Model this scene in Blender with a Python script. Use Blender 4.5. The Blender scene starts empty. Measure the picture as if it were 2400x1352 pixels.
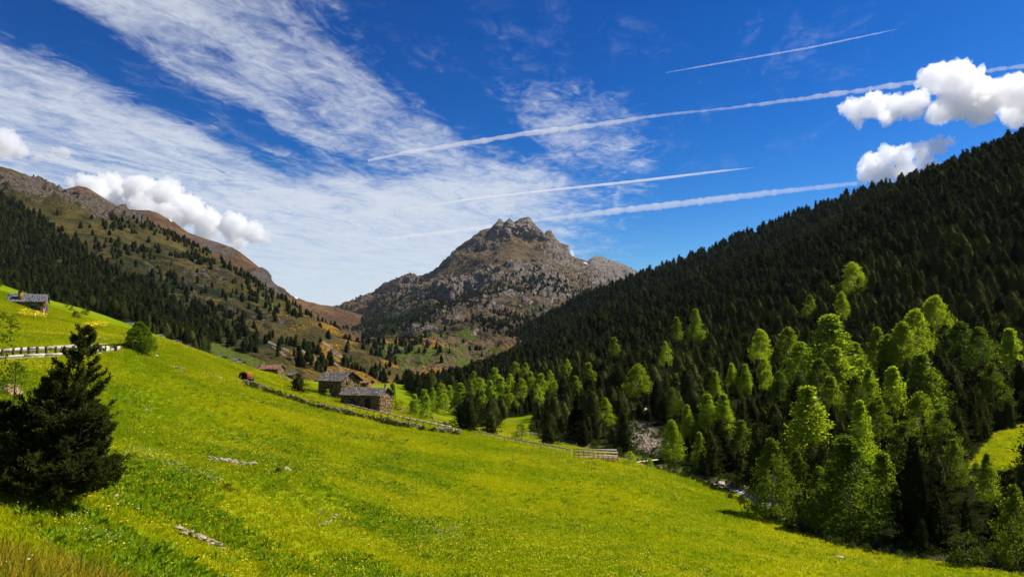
import bpy, bmesh, math, random
import numpy as np
from mathutils import Vector, Matrix, noise as mnoise
from mathutils.bvhtree import BVHTree
R = math.radians
rng = np.random.default_rng(7)
random.seed(7)
scene = bpy.context.scene
COL = scene.collection

# ------------------------------------------------------------------ camera
F = 1714.0                      # focal length in pixels of the 2400 px wide photograph
PITCH = R(4.5)
EYE = Vector((0, 0, 30.0))
cam_d = bpy.data.cameras.new('camera')
cam_d.sensor_width = 36; cam_d.lens = 36 * F / 2400
cam_d.clip_start = 0.1; cam_d.clip_end = 90000
cam = bpy.data.objects.new('camera', cam_d); COL.objects.link(cam)
cam.location = EYE; cam.rotation_euler = (R(90) + PITCH, 0, 0)
scene.camera = cam
# ------------------------------------------------------------------ world, sun, exposure
SUN_AZ, SUN_EL = R(74), R(48)   # azimuth from the view axis towards the right
SUNV = Vector((math.sin(SUN_AZ) * math.cos(SUN_EL), math.cos(SUN_AZ) * math.cos(SUN_EL), math.sin(SUN_EL)))
sd = bpy.data.lights.new('sun', 'SUN'); sd.energy = 5.0; sd.angle = R(0.5); sd.color = (1.0, 0.945, 0.86)
sun = bpy.data.objects.new('sun', sd); COL.objects.link(sun)
sun.rotation_euler = SUNV.to_track_quat('Z', 'Y').to_euler(); sun.location = (0, 0, 500)
vs = scene.view_settings
vs.view_transform = 'Standard'; vs.look = 'None'; vs.exposure = 0.72; vs.gamma = 1.0; vs.use_curve_mapping = False
scene.render.film_transparent = False
cy = scene.cycles
cy.use_denoising = True
cy.max_bounces = 6; cy.diffuse_bounces = 2; cy.glossy_bounces = 2; cy.transmission_bounces = 3
cy.volume_bounces = 14; cy.transparent_max_bounces = 12
cy.caustics_reflective = False; cy.caustics_refractive = False

class NT:
    """small helper around a node tree"""
    def __init__(s, t): s.t = t; s.t.nodes.clear()
    def n(s, typ, **kw):
        nd = s.t.nodes.new(typ)
        for k, v in kw.items():
            if k.startswith('i_'):
                key = k[2:]
                key = int(key) if key.isdigit() else key.replace('_', ' ')
                nd.inputs[key].default_value = v
            else: setattr(nd, k, v)
        return nd
    def l(s, a, b): s.t.links.new(a, b)
    def math(s, op, a, b=None, c=None, clamp=False):
        nd = s.t.nodes.new('ShaderNodeMath'); nd.operation = op; nd.use_clamp = clamp
        for i, v in enumerate((a, b, c)):
            if v is None: continue
            if isinstance(v, (int, float)): nd.inputs[i].default_value = v
            else: s.l(v, nd.inputs[i])
        return nd.outputs[0]
    def sstep(s, v, lo, hi):
        nd = s.t.nodes.new('ShaderNodeMapRange'); nd.interpolation_type = 'SMOOTHSTEP'
        nd.inputs['From Min'].default_value = lo; nd.inputs['From Max'].default_value = hi
        s.l(v, nd.inputs['Value']); return nd.outputs[0]
    def noise(s, vec, scale, detail=4, rough=.55, dist=0, dim='3D'):
        nd = s.t.nodes.new('ShaderNodeTexNoise'); nd.noise_dimensions = dim
        nd.inputs['Scale'].default_value = scale; nd.inputs['Detail'].default_value = detail
        nd.inputs['Roughness'].default_value = rough; nd.inputs['Distortion'].default_value = dist
        if vec is not None: s.l(vec, nd.inputs['Vector'])
        return nd.outputs['Fac']
    def mix(s, f, a, b, typ='MIX'):
        nd = s.t.nodes.new('ShaderNodeMix'); nd.data_type = 'RGBA'; nd.blend_type = typ
        for i, v in ((0, f), (6, a), (7, b)):
            if isinstance(v, (int, float)): nd.inputs[i].default_value = v
            elif isinstance(v, tuple): nd.inputs[i].default_value = (*v, 1) if len(v) == 3 else v
            else: s.l(v, nd.inputs[i])
        return nd.outputs[2]
    def ramp(s, v, stops):
        nd = s.t.nodes.new('ShaderNodeValToRGB'); e = nd.color_ramp.elements
        while len(e) < len(stops): e.new(.5)
        for el, (p, c) in zip(e, stops): el.position = p; el.color = (*c, 1)
        s.l(v, nd.inputs[0]); return nd.outputs[0]

world = bpy.data.worlds.new('World'); scene.world = world; world.use_nodes = True
w = NT(world.node_tree)
sky = w.n('ShaderNodeTexSky', sky_type='NISHITA', sun_disc=False, sun_elevation=SUN_EL, sun_rotation=SUN_AZ,
          altitude=1000, air_density=1.0, dust_density=0.8, ozone_density=2.5)
hs = w.n('ShaderNodeHueSaturation'); hs.inputs['Saturation'].default_value = 1.5; hs.inputs['Value'].default_value = 0.5
w.l(sky.outputs[0], hs.inputs['Color'])
gm = w.n('ShaderNodeGamma'); gm.inputs['Gamma'].default_value = 1.42
w.l(hs.outputs[0], gm.inputs['Color'])
# high thin cirrus: noise on a flat layer overhead, stretched along the wind
tc = w.n('ShaderNodeTexCoord'); sx = w.n('ShaderNodeSeparateXYZ'); w.l(tc.outputs['Generated'], sx.inputs[0])
zz = w.math('MAXIMUM', sx.outputs[2], 0.02)
px_ = w.math('DIVIDE', sx.outputs[0], zz); py_ = w.math('DIVIDE', sx.outputs[1], zz)
WA = R(12)                                           # wind direction
uu = w.math('ADD', w.math('MULTIPLY', px_, math.sin(WA)), w.math('MULTIPLY', py_, math.cos(WA)))   # along
vv = w.math('SUBTRACT', w.math('MULTIPLY', px_, math.cos(WA)), w.math('MULTIPLY', py_, math.sin(WA)))  # across
def uv(su, sv, off=0.0):
    c = w.n('ShaderNodeCombineXYZ'); w.l(w.math('MULTIPLY', uu, su), c.inputs[0]); w.l(w.math('MULTIPLY', vv, sv), c.inputs[1])
    c.inputs[2].default_value = off; return c.outputs[0]
big = w.noise(uv(.35, .8, 3.1), 1.0, 3, .5, .4)
band = w.noise(uv(1.5, 3.4, 7.7), 1.0, 5, .6, .9)
fine = w.noise(uv(6.5, 9.5, 1.3), 1.0, 6, .65, 1.4)
rip = w.noise(uv(19, 21, 5.0), 1.0, 4, .6, .8)
wv = w.math('ADD', vv, w.math('MULTIPLY', w.math('SUBTRACT', big, .5), .55))         # ragged edges
def mul(*a):
    o = a[0]
    for k in a[1:]: o = w.math('MULTIPLY', o, k)
    return o
veil = mul(w.sstep(wv, -1.95, -2.35), .80)
upper = mul(w.sstep(wv, -1.82, -1.6), w.sstep(wv, -.85, -1.15), .60)
ratio = w.math('DIVIDE', wv, uu)
farc = mul(w.sstep(uu, 2.9, 4.6), w.sstep(ratio, .05, -.32), .95)
fan = mul(w.sstep(uu, 2.5, 3.0), w.sstep(uu, 5.2, 3.9), w.sstep(wv, -.80, -.55), w.sstep(wv, .08, -.2), .42)
wisp = mul(w.sstep(uu, 1.6, 2.4), w.sstep(wv, 1.6, .2), w.sstep(uu, 6.0, 3.0), .07)
cov = w.math('MAXIMUM', w.math('MAXIMUM', veil, upper), w.math('MAXIMUM', w.math('MAXIMUM', farc, fan), wisp))
tex = w.math('ADD', w.math('ADD', mul(w.math('SUBTRACT', band, .5), 1.75), mul(w.math('SUBTRACT', fine, .5), 1.05)), mul(w.math('SUBTRACT', rip, .5), .35))
tex = mul(tex, w.math('SUBTRACT', 1.0, w.math('MULTIPLY', w.sstep(uu, 3.5, 9.0), .5)))
thick = w.sstep(cov, .1, .8)
dens = w.math('ADD', cov, w.math('MULTIPLY', tex, w.math('SUBTRACT', 1.05, w.math('MULTIPLY', thick, .30))))
cir = mul(w.sstep(dens, .10, 1.15), .88)
cir = mul(cir, w.sstep(sx.outputs[2], 0.0, .05), w.sstep(cov, 0.0, .15))
skyc = w.mix(cir, gm.outputs[0], (5.0, 5.35, 5.9))
bg = w.n('ShaderNodeBackground'); bg.inputs['Strength'].default_value = 0.088
w.l(skyc, bg.inputs['Color'])
wo = w.n('ShaderNodeOutputWorld'); w.l(bg.outputs[0], wo.inputs['Surface'])

# ------------------------------------------------------------------ helpers: pixels, noise, meshes
CP, SP = math.cos(PITCH), math.sin(PITCH)
def P(px, py, d):
    """point seen at pixel (px, py) of the photograph at forward distance d"""
    cx, cyv = (px - 1200) / F, (676 - py) / F
    fy, fz = CP - cyv * SP, SP + cyv * CP
    return np.array((cx / fy * d, d, 30 + fz / fy * d))
def proj(p):
    p = np.asarray(p, float); q = p - np.array((0, 0, 30.0))
    dep = q[..., 1] * CP + q[..., 2] * SP; up = -q[..., 1] * SP + q[..., 2] * CP
    dep = np.where(np.abs(dep) < 1e-3, 1e-3, dep)
    return 1200 + F * q[..., 0] / dep, 676 - F * up / dep, dep

_perm = np.random.default_rng(3).permutation(256).astype(np.int64); _perm = np.concatenate([_perm, _perm, _perm])
_grad = np.random.default_rng(4).normal(size=(256, 3)); _grad /= np.linalg.norm(_grad, axis=1)[:, None]
def perlin(p):
    i = np.floor(p).astype(np.int64); f = p - i; i &= 255
    u = f * f * f * (f * (f * 6 - 15) + 10)
    out = 0
    for dx in (0, 1):
        for dy in (0, 1):
            for dz in (0, 1):
                h = _perm[_perm[_perm[(i[..., 0] + dx) & 255] + ((i[..., 1] + dy) & 255)] + ((i[..., 2] + dz) & 255)] & 255
                g = _grad[h]
                dt = g[..., 0] * (f[..., 0] - dx) + g[..., 1] * (f[..., 1] - dy) + g[..., 2] * (f[..., 2] - dz)
                wx = u[..., 0] if dx else 1 - u[..., 0]; wy = u[..., 1] if dy else 1 - u[..., 1]; wz = u[..., 2] if dz else 1 - u[..., 2]
                out = out + dt * wx * wy * wz
    return out * 1.5
def fbm(p, scale, octv=5, gain=.5, ridged=False):
    a, s, tot, o = 1.0, 1.0 / scale, 0, 0
    for k in range(octv):
        nz = perlin(p * s + 17.3 * k)
        if ridged: nz = 1 - 2 * np.abs(nz)
        o = o + a * nz; tot += a; a *= gain; s *= 2.03
    return o / tot
def fbm2(x, y, scale, octv=4, gain=.5, seed=0.0):
    return fbm(np.stack([x, y, np.full_like(x, seed * 9.1 + .37)], -1), scale, octv, gain)
def smooth01(x, a, b):
    t = np.clip((x - a) / (b - a), 0, 1); return t * t * (3 - 2 * t)

def mesh_from(name, V, faces, mats=(), smooth=False, attrs=None):
    """V (n,3); faces = (m,k) int array or list of such arrays"""
    me = bpy.data.meshes.new(name)
    if isinstance(faces, np.ndarray): faces = [faces]
    faces = [np.asarray(f, np.int32) for f in faces if len(f)]
    V = np.asarray(V, np.float32)
    me.vertices.add(len(V)); me.vertices.foreach_set('co', V.ravel())
    nl = sum(f.size for f in faces); npoly = sum(len(f) for f in faces)
    me.loops.add(nl); me.loops.foreach_set('vertex_index', np.concatenate([f.ravel() for f in faces]))
    me.polygons.add(npoly)
    tot = np.concatenate([np.full(len(f), f.shape[1], np.int32) for f in faces])
    st = np.concatenate([[0], np.cumsum(tot)[:-1]]).astype(np.int32)
    me.polygons.foreach_set('loop_start', st); me.polygons.foreach_set('loop_total', tot)
    if smooth: me.polygons.foreach_set('use_smooth', np.ones(npoly, bool))
    me.update(calc_edges=True)
    for k, v in (attrs or {}).items():
        at = me.attributes.new(k, 'FLOAT', 'POINT'); at.data.foreach_set('value', np.asarray(v, np.float32).ravel())
    for m in mats: me.materials.append(m)
    me.validate()
    return me
def obj(name, me, parent=None, loc=None, **props):
    o = bpy.data.objects.new(name, me); COL.objects.link(o)
    if parent is not None: o.parent = parent
    if loc is not None: o.location = loc
    for k, v in props.items(): o[k] = v
    return o
def thing(name, label, cat, loc=(0, 0, 0), rz=0.0, group=None):
    o = bpy.data.objects.new(name, None); COL.objects.link(o); o.empty_display_size = .5
    o.location = loc; o.rotation_euler = (0, 0, rz); o['label'] = label; o['category'] = cat; o['kind'] = 'thing'
    if group: o['group'] = group
    return o
def grid_faces(nv, nu):
    i = np.arange(nv * nu).reshape(nv, nu)
    return np.stack([i[:-1, :-1], i[:-1, 1:], i[1:, 1:], i[1:, :-1]], -1).reshape(-1, 4)

class MB:
    """collects boxes, tubes and loose faces; build() makes one mesh object"""
    def __init__(s): s.v = []; s.q = []; s.t = []; s.k = 0
    def add(s, v, q=None, t=None):
        v = np.asarray(v, float); s.v.append(v)
        if q is not None: s.q.append(np.asarray(q) + s.k)
        if t is not None: s.t.append(np.asarray(t) + s.k)
        s.k += len(v); return s
    def box(s, c, size, rot=None, jit=0.0):
        v = np.array([(x, y, z) for z in (-.5, .5) for y in (-.5, .5) for x in (-.5, .5)]) * np.array(size)
        if jit: v = v + np.random.uniform(-jit, jit, v.shape) * np.array(size)
        if rot is not None: v = v @ np.array(rot).T
        return s.add(v + np.array(c), [(0, 2, 3, 1), (4, 5, 7, 6), (0, 1, 5, 4), (2, 6, 7, 3), (0, 4, 6, 2), (1, 3, 7, 5)])
    def beam(s, a, b, w, h):
        a = np.array(a, float); b = np.array(b, float); d = b - a; L = np.linalg.norm(d); d /= L
        up = np.array((0, 0, 1.)) if abs(d[2]) < .95 else np.array((0, 1., 0))
        sd_ = np.cross(d, up); sd_ /= np.linalg.norm(sd_); u2 = np.cross(sd_, d)
        return s.box((a + b) / 2, (L, w, h), np.stack([d, sd_, u2], 1))
    def tube(s, pts, rad, n=6):
        pts = np.asarray(pts, float); m = len(pts); rad = np.broadcast_to(np.asarray(rad, float), (m,))
        vs_ = []
        for i in range(m):
            d = pts[min(i + 1, m - 1)] - pts[max(i - 1, 0)]; d = d / (np.linalg.norm(d) + 1e-9)
            up = np.array((0, 0, 1.)) if abs(d[2]) < .9 else np.array((1., 0, 0))
            a = np.cross(d, up); a /= np.linalg.norm(a); b = np.cross(d, a)
            an = np.linspace(0, 2 * math.pi, n, endpoint=False)
            vs_.append(pts[i] + rad[i] * (np.cos(an)[:, None] * a + np.sin(an)[:, None] * b))
        q = []
        for i in range(m - 1):
            for j in range(n):
                q.append((i * n + j, i * n + (j + 1) % n, (i + 1) * n + (j + 1) % n, (i + 1) * n + j))
        base = s.k; s.add(np.concatenate(vs_), q)
        s.t.append(np.array([(base + (m - 1) * n, base + (m - 1) * n + j, base + (m - 1) * n + j + 1) for j in range(1, n - 1)]))
        return s
    def mesh(s, name, mats, smooth=False):
        f = []
        if s.q: f.append(np.concatenate([np.asarray(q).reshape(-1, 4) for q in s.q]))
        if s.t: f.append(np.concatenate([np.asarray(t).reshape(-1, 3) for t in s.t]))
        return mesh_from(name, np.concatenate(s.v), f, mats if isinstance(mats, (list, tuple)) else [mats], smooth)
    def build(s, name, mat, parent=None, smooth=False, **props):
        return obj(name, s.mesh(name, mat, smooth), parent, **props)

# ------------------------------------------------------------------ materials
def new_mat(name):
    m = bpy.data.materials.new(name); m.use_nodes = True
    return m, NT(m.node_tree)
def finish(t, shader, vol=False):
    o = t.n('ShaderNodeOutputMaterial'); t.l(shader, o.inputs['Volume' if vol else 'Surface'])
def bsdf(t, col, rough=.9, spec=.2, bump=None, bstr=.3, bdist=.05):
    b = t.n('ShaderNodeBsdfPrincipled'); b.inputs['Roughness'].default_value = rough
    b.inputs['Specular IOR Level'].default_value = spec
    if isinstance(col, tuple): b.inputs['Base Color'].default_value = (*col, 1)
    else: t.l(col, b.inputs['Base Color'])
    if bump is not None:
        bp = t.n('ShaderNodeBump'); bp.inputs['Strength'].default_value = bstr; bp.inputs['Distance'].default_value = bdist
        t.l(bump, bp.inputs['Height']); t.l(bp.outputs[0], b.inputs['Normal'])
    return b.outputs[0]
def mat_noise(name, c1, c2, scale=1.0, rough=.9, spec=.2, island=0.0, bump=.3, bdist=.05, stretch=None):
    """two-tone noisy surface; island > 0 also shifts the brightness of each loose piece"""
    m, t = new_mat(name)
    tc = t.n('ShaderNodeTexCoord'); v = tc.outputs['Object']
    if stretch:
        mp = t.n('ShaderNodeMapping'); mp.inputs['Scale'].default_value = stretch; t.l(v, mp.inputs[0]); v = mp.outputs[0]
    nz = t.noise(v, scale, 6, .6)
    c = t.ramp(nz, [(.32, c1), (.68, c2)])
    if island:
        g = t.n('ShaderNodeNewGeometry')
        k = t.math('ADD', t.math('MULTIPLY', g.outputs['Random Per Island'], 2 * island), 1 - island)
        h = t.n('ShaderNodeHueSaturation'); t.l(c, h.inputs['Color']); t.l(k, h.inputs['Value'])
        r2 = t.math('FRACT', t.math('MULTIPLY', g.outputs['Random Per Island'], 37.7))
        t.l(t.math('ADD', t.math('MULTIPLY', r2, .7), .65), h.inputs['Saturation'])
        t.l(t.math('ADD', t.math('MULTIPLY', r2, .03), .485), h.inputs['Hue'])
        c = h.outputs[0]
    finish(t, bsdf(t, c, rough, spec, t.noise(v, scale * 4, 5, .6), bump, bdist)); return m
def mat_leaf(name, c1, c2, trans=.45, rough=.55, island=.25, vary=.25, tgain=1.6, spec=.15, patch=0.0):
    """foliage: each leaf and each plant a little different, light passes through"""
    m, t = new_mat(name)
    oi = t.n('ShaderNodeObjectInfo'); g = t.n('ShaderNodeNewGeometry')
    f = t.math('ADD', t.math('MULTIPLY', oi.outputs['Random'], .65), t.math('MULTIPLY', g.outputs['Random Per Island'], .35))
    if patch:                                          # swards of greener and yellower plants
        pn = t.noise(g.outputs['Position'], patch, 4, .55, .6); f = t.math('ADD', t.math('MULTIPLY', f, .4), t.math('MULTIPLY', t.sstep(pn, .32, .68), .6))
    c = t.mix(f, c1, c2)
    h = t.n('ShaderNodeHueSaturation'); t.l(c, h.inputs['Color'])
    r2 = t.math('FRACT', t.math('MULTIPLY', oi.outputs['Random'], 91.7))
    val = t.math('ADD', t.math('MULTIPLY', r2, 2 * vary), 1 - vary)
    val = t.math('MULTIPLY', val, t.math('ADD', t.math('MULTIPLY', g.outputs['Random Per Island'], 2 * island), 1 - island))
    t.l(val, h.inputs['Value'])
    d = bsdf(t, h.outputs[0], rough, spec)
    tr = t.n('ShaderNodeBsdfTranslucent')
    tcol = t.mix(1.0, h.outputs[0], (tgain, tgain * 1.0, tgain * .55), 'MULTIPLY'); t.l(tcol, tr.inputs[0])
    mx = t.n('ShaderNodeMixShader'); mx.inputs[0].default_value = trans
    t.l(d, mx.inputs[1]); t.l(tr.outputs[0], mx.inputs[2]); finish(t, mx.outputs[0]); return m
def mat_flat(name, c, rough=.8, spec=.2):
    return mat_noise(name, tuple(x * .8 for x in c), tuple(min(1, x * 1.15) for x in c), 6.0, rough, spec)

M = {}
M['stone'] = mat_noise('field stone', (.14, .115, .085), (.34, .285, .22), 2.2, .9, .15, .45, .6, .06)
M['stone_warm'] = mat_noise('ochre rubble stone', (.075, .045, .022), (.32, .215, .115), 1.6, .9, .15, .55, .6, .05)
M['mortar'] = mat_noise('dark mortar', (.05, .038, .026), (.11, .085, .06), 3, .95, .1)
M['slate_grey'] = mat_noise('grey brown roof slate', (.06, .052, .045), (.165, .142, .12), 1.3, .8, .2, .5, .4)
M['slate_blue'] = mat_noise('blue grey roof slate', (.062, .063, .068), (.145, .145, .155), 1.3, .7, .25, .35, .4)
M['slate_red'] = mat_noise('reddish roof slab', (.14, .065, .045), (.27, .14, .10), 1.3, .8, .2, .4, .4)
M['wood_dark'] = mat_noise('dark weathered wood', (.02, .014, .009), (.06, .042, .028), 4, .85, .2, .2)
M['wood_pale'] = mat_noise('pale weathered wood', (.36, .31, .25), (.62, .56, .48), 3, .8, .2, .2)
M['wood_mid'] = mat_noise('brown weathered wood', (.12, .08, .045), (.26, .19, .12), 4, .85, .2, .2)
M['concrete'] = mat_noise('pale concrete', (.33, .30, .26), (.52, .49, .45), 1.5, .9, .15)
M['asphalt'] = mat_noise('grey road', (.10, .10, .10), (.2, .195, .19), 1.5, .9, .2)
M['rust'] = mat_noise('orange rust', (.10, .028, .006), (.36, .13, .02), 3, .85, .25, 0, .5)
M['bark'] = mat_noise('brown bark', (.028, .02, .013), (.085, .06, .04), 3, .95, .1, stretch=(1, 1, .25))
M['bark_birch'] = mat_noise('pale birch bark', (.16, .14, .11), (.52, .48, .42), 3, .85, .15, stretch=(1, 1, 2.5))
M['glass'] = mat_noise('dark window glass', (.012, .014, .016), (.025, .028, .03), 2, .1, .5, 0, .02)
M['white'] = mat_flat('white cloth', (.8, .82, .84)); M['red'] = mat_flat('red cloth', (.55, .03, .05))
M['snow'] = mat_noise('old snow', (.72, .74, .78), (.85, .86, .88), .05, .6, .3)
M['needle'] = mat_leaf('pine needles', (.006, .012, .003), (.050, .054, .010), .25, .9, .55, .5, 1.5, .02)
M['needle_far'] = mat_leaf('far pine needles', (.006, .012, .003), (.046, .052, .010), .22, .9, .5, .5, 1.5, .02)
M['needle_fg'] = mat_leaf('near pine needles', (.020, .030, .006), (.080, .082, .016), .28, .8, .45, .1, 1.6, .05)
M['birch'] = mat_leaf('fresh birch leaves', (.115, .19, .008), (.26, .31, .012), .5, .6, .3, .28, 1.7, .04)
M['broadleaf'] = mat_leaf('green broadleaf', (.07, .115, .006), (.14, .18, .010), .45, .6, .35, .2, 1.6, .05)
M['bush'] = mat_leaf('dark bush leaves', (.025, .045, .006), (.07, .09, .012), .35, .7, .35, .3, 1.5, .04)
M['grass'] = mat_leaf('meadow grass', (.155, .24, .004), (.43, .41, .006), .5, .8, .25, .16, 1.65, .03, .055)
M['herb'] = mat_leaf('leafy meadow herbs', (.09, .19, .006), (.23, .31, .008), .42, .7, .3, .25, 1.6, .05)
M['dry'] = mat_leaf('dry yellow grass', (.20, .19, .012), (.38, .27, .02), .35, .8, .3, .25, 1.4, .03)
M['fl_white'] = mat_leaf('white umbels', (.5, .52, .3), (.7, .7, .5), .3, .7, .1, .1, 1.1)
M['fl_yellow'] = mat_leaf('yellow flowers', (.62, .46, .01), (.78, .62, .04), .3, .7, .15, .15, 1.1)
# ------------------------------------------------------------------ near terrain: one height field (meadow, stream, right-hand forest slope)
CTRL = [  # (pixel x, pixel y, forward distance) of ground seen in the photograph
 (0,1352,17),(250,1352,24),(600,1352,36),(900,1352,42),(1200,1352,46),(1500,1352,52),(1800,1352,61),(2100,1348,73),(2390,1342,83),
 (0,1200,27),(200,1185,31),(470,1268,37),(330,1120,42),(0,1080,36),(550,1092,58),(680,1108,57),(780,1205,55),(1000,1250,58),
 (1200,1200,75),(1500,1250,75),(1500,1150,105),(1800,1290,80),(1200,1100,110),(1500,1092,138),(1680,1180,116),(1780,1218,107),(1900,1268,96),(2050,1303,90),(2250,1333,85),
 (900,1020,125),(800,970,150),(890,972,168),(1050,1003,165),(1200,1040,155),(1330,1054,152),(1430,1072,150),(1540,1102,147),
 (640,910,150),(570,892,140),(400,872,113),(300,826,101),(240,824,95),(140,832,90),(40,842,84),(-80,850,78),(330,822,107),
 (400,1000,76),(300,930,76),(200,890,74),(650,1000,97),(60,920,62),
 (104,741,190),(18,709,184),(60,726,186),(100,785,125),(200,790,140),(0,760,140),(-200,700,170),(0,664,225),(60,690,230),(140,716,235),(200,730,245),(290,762,245),(260,790,170),
 (370,799,152),(440,818,172),(500,840,192),(560,860,212),(620,880,225),(698,921,178),(740,922,182),(780,935,180),(655,884,232),(700,905,235),(780,915,230),
 (620,885,300),(545,862,330),(460,850,330),(400,815,330),(300,772,330),(150,745,330),(0,700,330),
 (850,918,260),(940,940,240),(750,905,330),(850,905,400),(905,900,520),(760,900,450),(620,890,420),(500,880,420),(300,840,420),(0,780,420),
 # right bank and forest slope
 (940,918,420),(1060,993,250),(1200,1018,215),(1350,1048,190),(1500,1078,172),(1650,1104,160),(1800,1163,130),(2000,1243,107),(2200,1294,96),(2450,1334,88),(2800,1400,78),
 (960,912,620),(1080,930,420),(1250,930,330),(1400,940,280),(1550,980,230),(1700,1010,198),(1850,1050,168),(2050,1085,148),(2250,1085,140),(2450,1050,145),(2800,1020,150),
 (970,908,660),(1100,880,600),(1280,845,560),(1430,830,500),(1600,820,430),(1760,815,375),(1920,805,335),(2100,795,305),(2300,780,285),(2500,740,285),(2900,660,300),
 (985,912,720),(1150,850,710),(1300,778,720),(1480,708,730),(1650,655,700),(1800,600,670),(1950,535,640),(2100,460,610),(2250,388,580),(2450,305,560),(2900,130,540),
 (1200,860,860),(1500,740,900),(1800,650,860),(2200,480,800),(2600,330,760),
]
ctrl = np.array([P(*c) for c in CTRL])
extra = np.array([(0, 0, 28.2), (-8, 2, 28.5), (8, 2, 27.6), (0, 9, 24.5), (-10, 9, 26.2), (12, 9, 22.8), (0, 20, 20.6), (14, 22, 18.4), (30, 20, 13), (60, 10, 6), (100, 20, 4),
                  (-40, 20, 29), (-70, 60, 30), (-100, 100, 33), (-200, 150, 48), (0, -40, 34), (-80, -40, 36), (80, -40, 14), (120, -20, 8), (-250, 320, 60)])
ctrl = np.concatenate([ctrl, extra])
def tps_fit(xy, z, lam=.12):
    n = len(xy); d = np.linalg.norm(xy[:, None] - xy[None], axis=-1)
    K = np.where(d > 0, d * d * np.log(d + 1e-12), 0) + lam * np.eye(n) * 20
    Pm = np.concatenate([np.ones((n, 1)), xy], 1)
    A = np.zeros((n + 3, n + 3)); A[:n, :n] = K; A[:n, n:] = Pm; A[n:, :n] = Pm.T
    return np.linalg.solve(A, np.concatenate([z, np.zeros(3)]))
def warp(x, y):                      # compress far distances so that near points count as much as far ones
    r = np.hypot(x, y) + 1e-6; k = np.log1p(r / 40) * 40 / r
    return np.stack([x * k, y * k], -1)
_cw = warp(ctrl[:, 0], ctrl[:, 1]); _cr = np.hypot(ctrl[:, 0], ctrl[:, 1])
_tw = tps_fit(_cw, (ctrl[:, 2] - 30) / (_cr + 25))      # interpolate the view slope, so far heights stay accurate
def tps(x, y):
    sh = x.shape; q = warp(x.ravel(), y.ravel()); out = np.empty(len(q)); n = len(_cw)
    for s in range(0, len(q), 20000):
        b = q[s:s + 20000]; d2 = ((b[:, None] - _cw[None]) ** 2).sum(-1)
        out[s:s + 20000] = (.5 * d2 * np.log(d2 + 1e-12)) @ _tw[:n] + _tw[n] + b @ _tw[n + 1:]
    return (out * (np.hypot(x.ravel(), y.ravel()) + 25) + 30).reshape(sh)
STREAM = np.array([P(*c) for c in [(2700, 1400, 78), (2400, 1347, 86), (2100, 1302, 94), (1945, 1262, 103), (1850, 1217, 114), (1780, 1167, 130), (1700, 1141, 141), (1640, 1124, 148),
                                   (1560, 1104, 157), (1480, 1085, 172), (1350, 1053, 195), (1200, 1020, 222), (1060, 992, 262), (960, 945, 370), (925, 912, 520), (900, 905, 680)]])
SZ = np.linspace(2.6, 3.9, len(STREAM)); STREAM[:, 2] = SZ
def stream_x(y): return np.interp(y, STREAM[:, 1], STREAM[:, 0])
def poly_dist(x, y, pl):
    best = np.full(x.shape, 1e9); bz = np.zeros(x.shape)
    for a, b in zip(pl[:-1], pl[1:]):
        dx, dy = b[0] - a[0], b[1] - a[1]; t = np.clip(((x - a[0]) * dx + (y - a[1]) * dy) / (dx * dx + dy * dy), 0, 1)
        d = np.hypot(x - a[0] - t * dx, y - a[1] - t * dy); m = d < best
        best = np.where(m, d, best); bz = np.where(m, a[2] + t * (b[2] - a[2]), bz)
    return best, bz
def H(x, y):
    """ground height"""
    x = np.asarray(x, float); y = np.asarray(y, float)
    z = tps(x, y); r = np.hypot(x, y)
    z = z + fbm2(x, y, 22, 3, .5, 1) * .5 * smooth01(r, 8, 40) + fbm2(x, y, 5, 3, .55, 2) * .09 + fbm2(x, y, 60, 2, .5, 5) * .8 * smooth01(r, 60, 160)
    far = smooth01(r, 150, 420); z = z + fbm2(x, y, 90, 4, .5, 3) * 7 * far
    d, bz = poly_dist(x, y, STREAM); d = d + 40 * smooth01(y, 215, 250)
    bed = bz - .75
    lift = np.maximum(z, bz + .25)
    z = np.where(d < 16, z + (lift - z) * smooth01(d, 16, 9), z)
    return z + (bed - z) * smooth01(d, 3.4, 1.5)
naz, nr = 470, 430
az = np.linspace(R(-62), R(62), naz); rr = 3.0 * (950 / 3.0) ** (np.linspace(0, 1, nr))
A_, R_ = np.meshgrid(az, rr); X_, Y_ = R_ * np.sin(A_), R_ * np.cos(A_)
Z_ = H(X_, Y_)
# land cover masks stored on the ground
sdist, _ = poly_dist(X_, Y_, STREAM)
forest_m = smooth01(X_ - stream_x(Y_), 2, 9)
glade_px, glade_py, _dp = proj(np.stack([X_, Y_, Z_], -1))
def in_poly(x, y, poly):
    ins = np.zeros(np.shape(x), bool); n = len(poly)
    for i in range(n):
        (x1, y1), (x2, y2) = poly[i], poly[(i + 1) % n]
        c = ((y1 > y) != (y2 > y)) & (x < (x2 - x1) * (y - y1) / (y2 - y1 + 1e-12) + x1); ins ^= c
    return ins
GLADE = np.array([P(2270, 1095, 136), P(2330, 1000, 160), P(2500, 960, 180), P(2600, 1080, 140), P(2420, 1110, 133)])[:, :2]
GLADE2 = np.array([P(1165, 985, 240), P(1180, 955, 275), P(1260, 960, 270), P(1225, 1015, 222), P(1180, 1010, 226)])[:, :2]
glade = in_poly(X_, Y_, GLADE) | in_poly(X_, Y_, GLADE2)
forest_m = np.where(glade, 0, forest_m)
scree_c = P(1500, 1010, 208)
scree_m = smooth01(np.hypot((X_ - scree_c[0]) / 5.0, (Y_ - scree_c[1]) / 20.0), 1.3, .6)
bank_m = smooth01(sdist, 4.2, 2.6) * smooth01(Y_, 250, 215)
near_c = smooth01(np.hypot(X_ + 9, Y_ - 15), 13, 5)             # dry tall grass at the viewer's feet, left

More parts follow.
